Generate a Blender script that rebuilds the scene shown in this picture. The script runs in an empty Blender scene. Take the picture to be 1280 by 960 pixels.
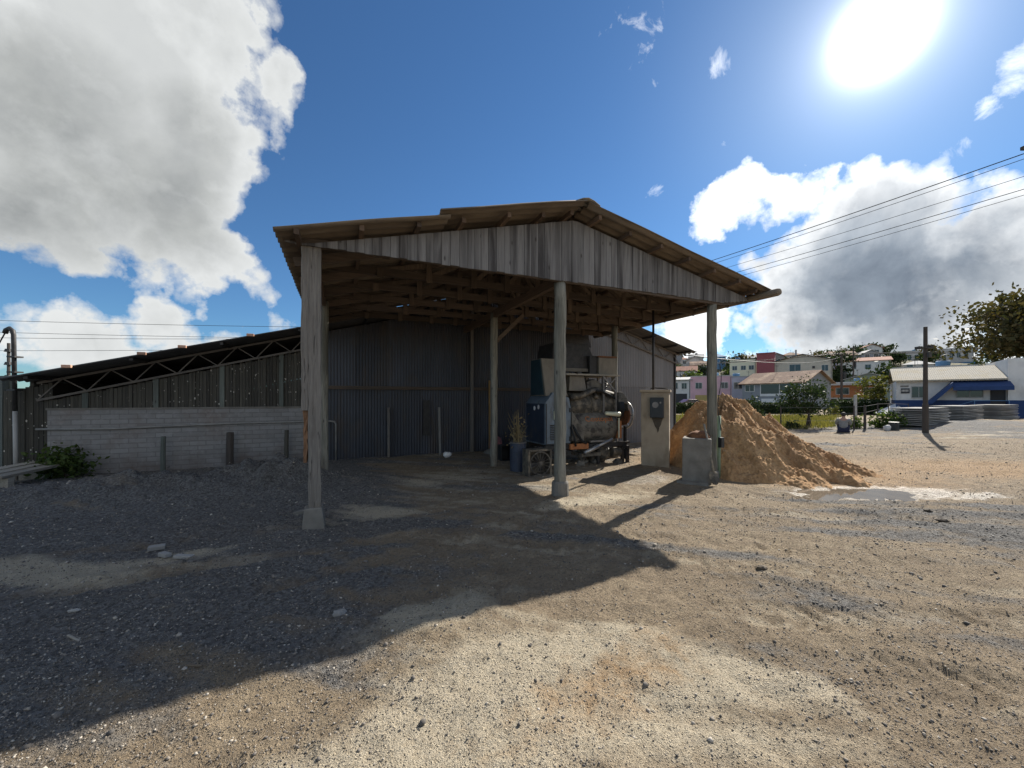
import bpy, bmesh, math, random
import numpy as np
from mathutils import Vector, Matrix
R = math.radians
random.seed(7)
RNG = np.random.default_rng(11)
scene = bpy.context.scene
COL = scene.collection

# ------------------------------------------------------------------ measures
F, HX, HY, CAMZ = 480.0, 640.0, 498.0, 1.6
def at(px, py, Y):
    return Vector(((px - HX) / F * Y, Y, CAMZ - (py - HY) / F * Y))
ANG = R(24)
U2 = np.array([math.cos(ANG), math.sin(ANG)])
D2 = np.array([-math.sin(ANG), math.cos(ANG)])
O2 = np.array([0.79, 6.3])
W2 = np.array([-3.1, 10.67])
def LW(s, t):
    p = O2 + U2 * s + D2 * t
    return float(p[0]), float(p[1])

# ------------------------------------------------------------------ noise
_perm = np.random.default_rng(5).permutation(512)
_perm = np.concatenate([_perm, _perm, _perm])
_ga = np.random.default_rng(6).uniform(0, 2 * np.pi, 512)
_gx, _gy = np.cos(_ga), np.sin(_ga)
def pnoise(x, y):
    x = np.asarray(x, float); y = np.asarray(y, float)
    xi = np.floor(x).astype(int); yi = np.floor(y).astype(int)
    xf = x - xi; yf = y - yi
    u = xf * xf * xf * (xf * (xf * 6 - 15) + 10); v = yf * yf * yf * (yf * (yf * 6 - 15) + 10)
    def g(ix, iy, fx, fy):
        h = _perm[(_perm[ix % 512] + iy) % 512]
        return _gx[h] * fx + _gy[h] * fy
    a = g(xi, yi, xf, yf); b = g(xi + 1, yi, xf - 1, yf)
    c = g(xi, yi + 1, xf, yf - 1); d = g(xi + 1, yi + 1, xf - 1, yf - 1)
    return (a + (b - a) * u) + ((c + (d - c) * u) - (a + (b - a) * u)) * v
def fbm(x, y, f=1.0, oct=4, gain=.5):
    s = 0; a = 1
    for k in range(oct):
        s = s + a * pnoise(np.asarray(x) * f + 17.3 * k, np.asarray(y) * f - 9.1 * k)
        a *= gain; f *= 2.03
    return s
def sst(a, b, x):
    t = np.clip((np.asarray(x, float) - a) / (b - a), 0, 1)
    return t * t * (3 - 2 * t)
def blob(x, y, cx, cy, rx, ry, rot=0):
    c, s = math.cos(rot), math.sin(rot)
    dx, dy = x - cx, y - cy
    a = (dx * c + dy * s) / rx; b = (-dx * s + dy * c) / ry
    return np.exp(-(a * a + b * b))

# ------------------------------------------------------------------ terrain
TRACKS = [((-1.2, 4.45), (3.4, 3.45), .17), ((-.8, 4.95), (3.6, 4.0), .15), ((1.9, 2.45), (3.9, 1.62), .2),
          ((1.2, 3.0), (5.5, 2.6), .16), ((6.0, 9.4), (13.5, 7.6), .25), ((6.5, 10.6), (15, 8.4), .25), ((2.0, 5.6), (9.5, 4.4), .2), ((2.2, 6.7), (9.0, 5.6), .2), ((-5.5, 3.4), (.5, 6.6), .18), ((-4.8, 2.6), (1.3, 5.9), .18), ((-2.6, 2.9), (.4, 5.2), .15)]
PUD = (6.05, 6.6)
def hill(x, y):
    h = 14 * sst(78, 160, y + 0.12 * x) * sst(0, 45, x + 8)
    return h + sst(80, 130, y) * fbm(x, y, .02, 3) * 3 * sst(0, 45, x)
def H(x, y):
    x = np.asarray(x, float); y = np.asarray(y, float)
    r = np.sqrt(x * x + y * y)
    h = .055 * fbm(x, y, .33, 3) + .03 * fbm(x + 40, y, 1.3, 3)
    near = 1 - sst(14, 40, r)
    h = h + near * (.022 * fbm(x, y + 70, 4.5, 4, .62) + .006 * np.abs(fbm(x + 9, y, 17, 3, .6)))
    # heaps of dark gravel along the left
    hp = .46 * blob(x, y, -3.9, 6.9, 1.4, .55, .4) + .32 * blob(x, y, -6.2, 6.2, 1.6, .6, .1) + .1 * blob(x, y, -2.6, 6.6, .8, .7) + .08 * blob(x, y, -8.5, 6.0, 1.6, .7)
    h = h + hp * (1 + .6 * fbm(x, y, 2.6, 4, .6))
    # low bank of gravel at the right
    h = h + .42 * blob(x, y, 24, 19.5, 6.5, 4.2, .5) + .2 * blob(x, y, 33, 25, 7, 5)
    h = h + .10 * blob(x, y, 9.5, 12.5, 3, .9, -.2) * (1 + fbm(x, y, 1.5, 3)) + .06 * blob(x, y, 12.5, 15.5, 3, .6, -.1)
    # tyre ruts with tread
    for (p, q, w) in TRACKS:
        p = np.array(p); q = np.array(q); L = np.linalg.norm(q - p); d = (q - p) / L
        wob = .1 * np.sin((x * d[0] + y * d[1]) * .9)
        l = (x - p[0]) * d[0] + (y - p[1]) * d[1]; c = -(x - p[0]) * d[1] + (y - p[1]) * d[0] + wob
        m = (1 - sst(w * .75, w * 1.15, np.abs(c))) * sst(0, .7, l) * (1 - sst(L - .7, L, l))
        m = m * (0.15 + .85 * sst(-.2, .2, fbm(x, y, 1.1, 2)))
        bars = np.sin((l + np.abs(c) * .6) * 2 * np.pi / .16)
        h = h + m * (-.018 + .011 * np.clip(bars * 2, -1, 1)) + .007 * np.exp(-((np.abs(c) - w * 1.25) / .06) ** 2) * (m > -1) * sst(0, .7, l) * (1 - sst(L - .7, L, l))
    h = h + .012 * sst(.28, .36, np.abs(fbm(x * .6, y * 1.8, 3.0, 3))) * blob(x, y, 1.3, 4.3, 2.6, .8, -.15) * near
    # puddle hollow
    pb = blob(x, y, PUD[0], PUD[1], 1.25, .5, .02)
    h = h * (1 - .75 * pb) - .05 * pb
    # floor under the roof and along the walls is trodden flat
    ls = (x - O2[0]) * U2[0] + (y - O2[1]) * U2[1]; lt = (x - O2[0]) * D2[0] + (y - O2[1]) * D2[1]
    flat = sst(-4.3, -3.2, ls) * (1 - sst(4.2, 5.4, ls)) * sst(-.6, .6, lt)
    h = h * (1 - .6 * flat) + .01 * flat
    return h + hill(x, y)
def gz(x, y): return float(H(np.array([x]), np.array([y]))[0])

# ------------------------------------------------------------------ materials
class NT:
    def __init__(s, name):
        s.m = bpy.data.materials.new(name); s.m.use_nodes = True
        s.t = s.m.node_tree; s.n = s.t.nodes; s.b = s.n['Principled BSDF']
    def new(s, typ, **kw):
        n = s.n.new(typ)
        for k, v in kw.items():
            if k.startswith('_'): setattr(n, k[1:], v)
        return n
    def put(s, sock, v):
        if isinstance(v, bpy.types.NodeSocket): s.t.links.new(v, sock)
        elif v is not None: sock.default_value = v
    def coord(s, scale=(1, 1, 1), kind='Object', loc=(0, 0, 0)):
        c = s.n.new('ShaderNodeTexCoord'); mp = s.n.new('ShaderNodeMapping')
        s.t.links.new(c.outputs[kind], mp.inputs[0]); mp.inputs['Scale'].default_value = scale; mp.inputs['Location'].default_value = loc
        return mp.outputs[0]
    def noise(s, vec, scale, detail=4, rough=.55, dist=0):
        n = s.n.new('ShaderNodeTexNoise'); s.put(n.inputs['Vector'], vec)
        n.inputs['Scale'].default_value = scale; n.inputs['Detail'].default_value = detail
        n.inputs['Roughness'].default_value = rough; n.inputs['Distortion'].default_value = dist
        return n.outputs['Fac']
    def voro(s, vec, scale, feat='F1', out='Distance', rnd=1):
        n = s.n.new('ShaderNodeTexVoronoi'); n.feature = feat; s.put(n.inputs['Vector'], vec)
        n.inputs['Scale'].default_value = scale; n.inputs['Randomness'].default_value = rnd
        return n.outputs[out]
    def ramp(s, fac, *stops):
        n = s.n.new('ShaderNodeValToRGB'); e = n.color_ramp.elements
        while len(e) < len(stops): e.new(.5)
        for el, (p, c) in zip(e, stops):
            el.position = p; el.color = (c if isinstance(c, (tuple, list)) else (c, c, c)) + ((1,) if not isinstance(c, (tuple, list)) or len(c) == 3 else ()) if isinstance(c, (tuple, list)) else (c, c, c, 1)
        s.put(n.inputs[0], fac); return n.outputs[0]
    def map(s, v, a, b, c=0, d=1):
        n = s.n.new('ShaderNodeMapRange'); s.put(n.inputs[0], v)
        for i, k in enumerate((a, b, c, d)): n.inputs[i + 1].default_value = k
        return n.outputs[0]
    def math(s, op, a, b=None, clamp=False):
        n = s.n.new('ShaderNodeMath'); n.operation = op; n.use_clamp = clamp
        s.put(n.inputs[0], a); s.put(n.inputs[1], b); return n.outputs[0]
    def mix(s, fac, a, b, blend='MIX'):
        n = s.n.new('ShaderNodeMix'); n.data_type = 'RGBA'; n.blend_type = blend
        s.put(n.inputs[0], fac)
        for i, v in ((6, a), (7, b)):
            if isinstance(v, (tuple, list)) and len(v) == 3: v = tuple(v) + (1,)
            s.put(n.inputs[i], v)
        return n.outputs[2]
    def attr(s, name):
        n = s.n.new('ShaderNodeAttribute'); n.attribute_name = name; return n.outputs['Fac']
    def bump(s, h, strength=.3, dist=.02, prev=None):
        n = s.n.new('ShaderNodeBump'); n.inputs['Strength'].default_value = strength; n.inputs['Distance'].default_value = dist
        s.put(n.inputs['Height'], h); s.put(n.inputs['Normal'], prev); return n.outputs[0]
    def out(s, col=None, rough=.8, metal=0, normal=None, spec=None):
        if isinstance(col, (tuple, list)): col = tuple(col) + (1,)
        s.put(s.b.inputs['Base Color'], col); s.put(s.b.inputs['Roughness'], rough); s.put(s.b.inputs['Metallic'], metal)
        if normal is not None: s.put(s.b.inputs['Normal'], normal)
        if spec is not None: s.b.inputs['Specular IOR Level'].default_value = spec
        return s.m

def hsv(nt, col, v):
    return nt.mix(1.0, col, nt.ramp(v, (0, (.62, .62, .62)), (1, (1.35, 1.35, 1.35))), 'MULTIPLY')
def surf(name, c1, c2, scale=(6, 6, 6), rough=.85, metal=0, rnd=1, bump=.25, bd=.01, stain=None, stain_s=(1.2, 1.2, .5), stain_r=(.55, .75), detail=6):
    nt = NT(name)
    v = nt.coord(scale)
    n = nt.noise(v, 1, detail, .6, .3)
    col = nt.mix(nt.map(n, .3, .7), c1, c2)
    if rnd: col = hsv(nt, col, nt.map(nt.attr('rnd'), 0, 1, .5 - .5 * rnd, .5 + .5 * rnd))
    if stain is not None:
        st = nt.noise(nt.coord(stain_s), 1.6, 6, .65, .4)
        col = nt.mix(nt.map(st, stain_r[0], stain_r[1]), col, stain)
    return nt.out(col, rough, metal, nt.bump(n, bump, bd) if bump else None)
def wood(name, c1, c2, axis='z', rnd=1, knots=True, stain=(.05, .045, .04), rough=.85, stain_r=(.56, .78)):
    nt = NT(name)
    sc = {'x': (2.2, 55, 55), 'y': (55, 2.2, 55), 'z': (55, 55, 2.2)}[axis]
    rv = nt.attr('rnd')
    base = nt.n.new('ShaderNodeTexCoord').outputs['Object']
    off = nt.n.new('ShaderNodeVectorMath'); off.operation = 'ADD'; nt.put(off.inputs[0], base)
    cx = nt.n.new('ShaderNodeCombineXYZ')
    for i in range(3): nt.put(cx.inputs[i], nt.math('MULTIPLY', rv, 7.3 + i * 3.1))
    nt.put(off.inputs[1], cx.outputs[0])
    def mp(scale):
        m = nt.n.new('ShaderNodeMapping'); nt.put(m.inputs[0], off.outputs[0]); m.inputs['Scale'].default_value = scale; return m.outputs[0]
    g = nt.noise(mp(sc), 1, 5, .65, .6)
    col = nt.mix(nt.map(g, .28, .72), c1, c2)
    col = hsv(nt, col, nt.map(rv, 0, 1, .5 - .45 * rnd, .5 + .45 * rnd))
    st = nt.noise(mp(tuple(min(s * .12, 4) for s in sc)), 1.4, 5, .6, .5)
    col = nt.mix(nt.map(st, stain_r[0], stain_r[1], 0, .85), col, stain)
    if knots:
        ks = {'x': (2.6, 7, 7), 'y': (7, 2.6, 7), 'z': (7, 7, 2.6)}[axis]
        k = nt.voro(mp(ks), 1)
        col = nt.mix(nt.map(k, .05, .13, .85, 0), col, (.035, .028, .022))
    return nt.out(col, rough, 0, nt.bump(g, .45, .006))
def add_mud(mt, top=.55, c=(.17, .145, .115)):
    nt = NT.__new__(NT); nt.m = mt; nt.t = mt.node_tree; nt.n = nt.t.nodes; nt.b = nt.n['Principled BSDF']
    old = nt.b.inputs['Base Color'].links[0].from_socket
    v = nt.coord((1, 1, 1)); sp = nt.n.new('ShaderNodeSeparateXYZ'); nt.put(sp.inputs[0], v)
    k = nt.math('MULTIPLY', nt.map(sp.outputs[2], .1, top, 1, 0), nt.map(nt.noise(v, 14, 6, .7), .35, .6))
    cr = nt.noise(nt.coord((34, 34, 1.3)), 1, 3, .5, 1.0); crk = nt.math('MULTIPLY', nt.map(cr, .62, .68), .75)
    nt.put(nt.b.inputs['Base Color'], nt.mix(k, nt.mix(crk, old, (.035, .03, .026)), c))
def leaf(name, c1, c2, trans=.35):
    nt = NT(name)
    col = nt.mix(nt.attr('rnd'), c1, c2)
    d = nt.out(col, .65, 0, None, .25)
    tr = nt.n.new('ShaderNodeBsdfTranslucent'); nt.put(tr.inputs[0], nt.mix(1, col, (1.25, 1.3, .6), 'MULTIPLY'))
    mx = nt.n.new('ShaderNodeMixShader'); mx.inputs[0].default_value = trans
    nt.t.links.new(nt.b.outputs[0], mx.inputs[1]); nt.t.links.new(tr.outputs[0], mx.inputs[2])
    nt.t.links.new(mx.outputs[0], nt.n['Material Output'].inputs[0])
    return nt.m

MT = {}
MT['grey_board'] = wood('grey_board', (.25, .243, .238), (.15, .145, .142), 'z', .36, stain=(.028, .024, .024), stain_r=(.44, .64))
MT['grey_post'] = wood('grey_post', (.25, .23, .205), (.105, .095, .085), 'z', .6, stain=(.06, .055, .05))
MT['round_post'] = wood('round_post', (.37, .35, .29), (.15, .145, .115), 'z', .4, knots=True, stain=(.085, .085, .07), stain_r=(.46, .62))
MT['broken_wood'] = wood('broken_wood', (.30, .17, .095), (.14, .075, .04), 'z', .5)
MT['truss_x'] = wood('truss_x', (.15, .11, .08), (.065, .049, .037), 'x', 1, False)
MT['truss_z'] = wood('truss_z', (.155, .115, .08), (.07, .051, .038), 'z', 1, False)
MT['truss_y'] = wood('truss_y', (.155, .10, .062), (.07, .046, .03), 'y', 1, False)
MT['log'] = wood('log', (.27, .22, .16), (.13, .105, .08), 'y', .5, False)
MT['slat'] = wood('slat', (.088, .08, .062), (.032, .030, .025), 'z', 1.1, False, rough=.8)
def add_flecks(mt):
    nt = NT.__new__(NT); nt.m = mt; nt.t = mt.node_tree; nt.n = nt.t.nodes; nt.b = nt.n['Principled BSDF']
    old = nt.b.inputs['Base Color'].links[0].from_socket
    v = nt.coord((17, .001, 9)); d = nt.voro(v, 1); msk = nt.noise(nt.coord((.8, .001, 1.3)), 1.0, 3)
    k = nt.math('MULTIPLY', nt.math('LESS_THAN', d, nt.map(nt.noise(nt.coord((6, .001, 5)), 1.0, 3), .4, .7, .03, .27)), nt.map(msk, .43, .50))
    nt.put(nt.b.inputs['Base Color'], nt.mix(k, old, (.52, .49, .43)))
add_flecks(MT['slat'])
MT['fence_board'] = wood('fence_board', (.17, .19, .165), (.085, .095, .085), 'z', .9)
MT['plank_x'] = wood('plank_x', (.42, .38, .31), (.2, .18, .15), 'x', .8)
MT['fibro'] = surf('fibre_cement', (.22, .175, .125), (.125, .097, .07), (2, 9, 2), .9, 0, .3, .2, .005, (.11, .085, .065), (.5, 2.0, .5), (.5, .75))
MT['cap'] = surf('ridge_cap', (.3, .27, .22), (.17, .15, .13), (5, 5, 5), .9, 0, .3)
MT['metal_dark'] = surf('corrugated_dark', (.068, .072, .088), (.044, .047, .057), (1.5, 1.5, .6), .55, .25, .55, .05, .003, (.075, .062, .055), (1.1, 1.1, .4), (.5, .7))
MT['metal_skylit'] = surf('corrugated_skylit', (.20, .205, .22), (.145, .15, .16), (1.2, 1.2, .5), .6, .2, .6, .05, .003, (.2, .185, .175), (1, 1, .3), (.55, .8))  # same sheeting as the dark wall; brighter open-sky light put into its colour
MT['roof_metal'] = surf('roof_sheet_metal', (.10, .10, .10), (.055, .052, .05), (1, 1, 1), .75, .1, .5, .1)
MT['steel'] = surf('dull_steel', (.28, .26, .24), (.16, .145, .135), (9, 9, 9), .55, .4, .5, .1)
MT['truss_steel'] = surf('truss_steel', (.17, .15, .13), (.10, .09, .08), (9, 9, 9), .6, .3, .5, .1)
MT['dark_steel'] = surf('dark_steel', (.055, .052, .05), (.028, .027, .027), (12, 12, 12), .55, .3, .6, .2)
MT['grease'] = surf('greasy_iron', (.10, .088, .07), (.045, .04, .033), (14, 14, 14), .65, .15, .5, .5, .015, (.22, .18, .13), (4, 4, 4), (.46, .64))
MT['rust'] = surf('rusted_iron', (.30, .13, .055), (.14, .06, .03), (14, 14, 14), .85, .1, .6, .4)
MT['orange'] = surf('orange_paint', (.50, .19, .06), (.34, .12, .04), (8, 8, 8), .6, 0, .4, .15, .01, (.15, .08, .05), (4, 4, 4))
MT['blue_paint'] = surf('faded_blue_paint', (.165, .20, .235), (.115, .145, .175), (4, 4, 4), .55, .1, .3, .12, .01, (.09, .085, .08), (3, 3, 1.2), (.52, .7))
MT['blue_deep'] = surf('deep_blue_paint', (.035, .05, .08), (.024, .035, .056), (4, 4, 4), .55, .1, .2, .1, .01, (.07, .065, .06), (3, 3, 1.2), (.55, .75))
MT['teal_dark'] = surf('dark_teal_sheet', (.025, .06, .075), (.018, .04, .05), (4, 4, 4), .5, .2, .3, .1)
MT['beige_sheet'] = surf('dusty_beige_sheet', (.27, .24, .195), (.17, .15, .12), (4, 4, 2), .8, 0, .3, .15, .01, (.14, .115, .09), (2, 2, 1))
MT['tank'] = surf('dirty_tank', (.22, .20, .165), (.12, .105, .085), (6, 6, 6), .75, .1, .3, .4, .012, (.06, .052, .045), (4, 4, 4), (.48, .62))
MT['cream'] = surf('cream_metal', (.72, .70, .52), (.6, .57, .42), (6, 6, 6), .4, .1, .2, .05)
MT['rubber'] = surf('black_rubber', (.02, .02, .02), (.012, .012, .012), (9, 9, 9), .7, 0, .3, .2)
MT['concrete'] = surf('old_concrete', (.225, .21, .185), (.135, .126, .11), (5, 5, 5), .92, 0, .4, .4, .008, (.15, .135, .115), (2.2, 2.2, 1.4), (.52, .72))
MT['concrete_warm'] = surf('plastered_pillar', (.44, .355, .255), (.33, .26, .185), (4, 4, 3), .92, 0, .2, .3, .006, (.24, .18, .12), (2.2, 2.2, 1.0), (.52, .74))
MT['slab'] = surf('slab_concrete', (.30, .29, .27), (.19, .182, .17), (4, 4, 4), .92, 0, .9, .2)
MT['pvc_green'] = surf('green_pipe', (.20, .27, .19), (.14, .19, .13), (6, 6, 6), .6)
MT['yellow_board'] = surf('ochre_board', (.33, .20, .07), (.2, .12, .05), (4, 4, 2), .8, 0, .3, .2, .01, (.1, .07, .04))
MT['red_sack'] = surf('faded_red_sack', (.26, .10, .10), (.16, .07, .07), (7, 7, 7), .9)
MT['white_bag'] = surf('white_bag', (.75, .74, .72), (.55, .54, .53), (7, 7, 7), .7)
MT['bucket'] = surf('dark_blue_drum', (.05, .06, .09), (.03, .037, .055), (5, 5, 5), .5, .1, .3, .1, .01, (.10, .09, .08), (5, 5, 2))
MT['elec'] = surf('black_switch_box', (.03, .035, .038), (.018, .02, .022), (6, 6, 6), .45, .1, .2, .05)
MT['soot'] = surf('soot_mark', (.12, .092, .062), (.07, .055, .04), (8, 8, 8), .9)
MT['pole_dark'] = wood('pole_dark', (.085, .07, .06), (.04, .033, .028), 'z', .4, False)
MT['pole_mid'] = surf('pole_concrete', (.22, .21, .20), (.15, .14, .135), (3, 3, 3), .9)
MT['white_pipe'] = surf('white_pipe', (.62, .60, .56), (.48, .46, .43), (6, 6, 3), .5)
MT['pipe'] = surf('grey_pipe', (.30, .29, .27), (.19, .185, .175), (5, 5, 5), .5, .2)
MT['cable'] = surf('black_cable', (.02, .02, .02), (.015, .015, .015), (5, 5, 5), .6, 0, 0, 0)
MT['lamp'] = surf('lamp_box', (.62, .36, .24), (.45, .25, .17), (6, 6, 6), .5)
def paint(name, c, r=.85, st=None):
    d = tuple(v * .82 for v in c)
    return surf(name, c, d, (1.2, 1.2, 1.2), r, 0, .25, .08, .01, st or tuple(v * .55 for v in c), (.35, .35, .18), (.55, .85))
PA = {k: paint('paint_' + k, c) for k, c in dict(white=(.74, .73, .71), lilac=(.52, .50, .58), pink=(.66, .42, .47), pale=(.60, .58, .55), grey=(.27, .285, .31), beige=(.50, .475, .40), wine=(.27, .085, .095),
      ochre=(.50, .37, .14), orange=(.60, .15, .06), blue=(.022, .055, .16), skyblue=(.12, .25, .42), cream=(.62, .56, .42), green=(.24, .29, .25), brick=(.40, .19, .13), dark=(.05, .05, .055), stone=(.42, .42, .41)).items()}
def tile(name, c1, c2, light=None):
    nt = NT(name)
    v = nt.coord((4.5, 4.5, 4.5)); w = nt.n.new('ShaderNodeTexWave'); w.wave_type = 'BANDS'; w.bands_direction = 'X'
    nt.put(w.inputs['Vector'], nt.coord((1, 1, 1))); w.inputs['Scale'].default_value = 1.6; w.inputs['Distortion'].default_value = .3
    n = nt.noise(v, 1, 5, .7)
    col = nt.mix(nt.map(n, .3, .7), c1, c2)
    if light: col = nt.mix(nt.map(nt.noise(nt.coord((.7, .7, .7)), 1, 4), .5, .65), col, light)
    return nt.out(col, .9, 0, nt.bump(w.outputs['Fac'], .9, .06))
MT['tile_brown'] = tile('clay_tile', (.33, .19, .12), (.17, .095, .06), (.45, .30, .19))
MT['tile_grey'] = tile('cement_tile', (.52, .475, .38), (.36, .325, .27), (.42, .36, .25))
MT['tile_red'] = tile('red_tile', (.40, .16, .09), (.23, .09, .06))
def glassm():
    nt = NT('window_glass'); return nt.out((.02, .024, .03), .08, 0, None, .6)
MT['glass'] = glassm()
def carpaint(name, c):
    nt = NT(name); nt.b.inputs['Coat Weight'].default_value = .6; return nt.out(c, .3, .1)
MT['car_red'] = carpaint('car_red', (.16, .05, .055)); MT['car_white'] = carpaint('car_white', (.72, .72, .72))
def brickm():
    nt = NT('painted_brick')
    b = nt.n.new('ShaderNodeTexBrick'); m = nt.n.new('ShaderNodeMapping'); c = nt.n.new('ShaderNodeTexCoord')
    nt.put(m.inputs[0], c.outputs['Object']); m.inputs['Rotation'].default_value = (R(90), 0, 0); nt.put(b.inputs[0], m.outputs[0])
    b.inputs['Color1'].default_value = (.262, .256, .25, 1); b.inputs['Color2'].default_value = (.212, .204, .198, 1); b.inputs['Mortar'].default_value = (.175, .168, .162, 1)
    b.inputs['Scale'].default_value = 1; b.inputs['Brick Width'].default_value = .3; b.inputs['Row Height'].default_value = .105; b.inputs['Mortar Size'].default_value = .008
    n = nt.noise(nt.coord((1, 1, 1)), 1.3, 6, .65); n2 = nt.noise(nt.coord((1, 1, 1)), 9, 5, .7)
    col = nt.mix(nt.map(n, .5, .75, 0, .8), b.outputs['Color'], (.19, .15, .13))
    col = nt.mix(nt.map(n2, .5, .8, 0, .55), col, (.36, .35, .345))
    sep = nt.n.new('ShaderNodeSeparateXYZ'); nt.put(sep.inputs[0], c.outputs['Object'])
    low = nt.math('MULTIPLY', nt.map(sep.outputs[2], .0, .45, 1, 0), nt.map(n, .35, .6))
    col = nt.mix(low, col, (.13, .105, .09))
    h = nt.math('ADD', nt.map(b.outputs['Fac'], 0, 1, 1, 0), nt.math('MULTIPLY', n2, .5))
    return nt.out(col, .92, 0, nt.bump(h, .7, .012))
MT['brick'] = brickm()
MT['leaf_dark'] = leaf('leaf_dark', (.016, .03, .011), (.04, .06, .02), .22)
MT['leaf_mid'] = leaf('leaf_mid', (.035, .065, .016), (.085, .115, .03))
MT['leaf_bronze'] = leaf('leaf_bronze', (.035, .04, .015), (.10, .075, .03), .25)
MT['leaf_yellow'] = leaf('leaf_yellow', (.06, .075, .02), (.12, .11, .035), .35)
MT['grass'] = leaf('grass_blade', (.075, .085, .025), (.21, .175, .065), .35)
MT['dry'] = leaf('dry_stalk', (.2, .15, .08), (.35, .27, .14), .2)
MT['bark'] = surf('bark', (.11, .085, .065), (.05, .04, .032), (6, 6, 2), .95, 0, .3, .6, .02)
MT['skin'] = surf('skin', (.36, .22, .16), (.32, .19, .14), (4, 4, 4), .6, 0, 0, 0)
MT['shirt'] = surf('grey_cloth', (.24, .245, .25), (.17, .175, .18), (12, 12, 12), .95, 0, 0, .3)
MT['jeans'] = surf('navy_cloth', (.03, .035, .075), (.02, .024, .05), (12, 12, 12), .95, 0, 0, .3)
MT['hair'] = surf('dark_hair', (.03, .025, .022), (.015, .013, .012), (20, 20, 20), .7, 0, 0, .3)
MT['ring'] = surf('worn_steel_rim', (.50, .49, .47), (.3, .29, .28), (9, 9, 9), .35, .6, 0, .1)

for k_ in ('grey_post', 'round_post'): add_mud(MT[k_])
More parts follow.
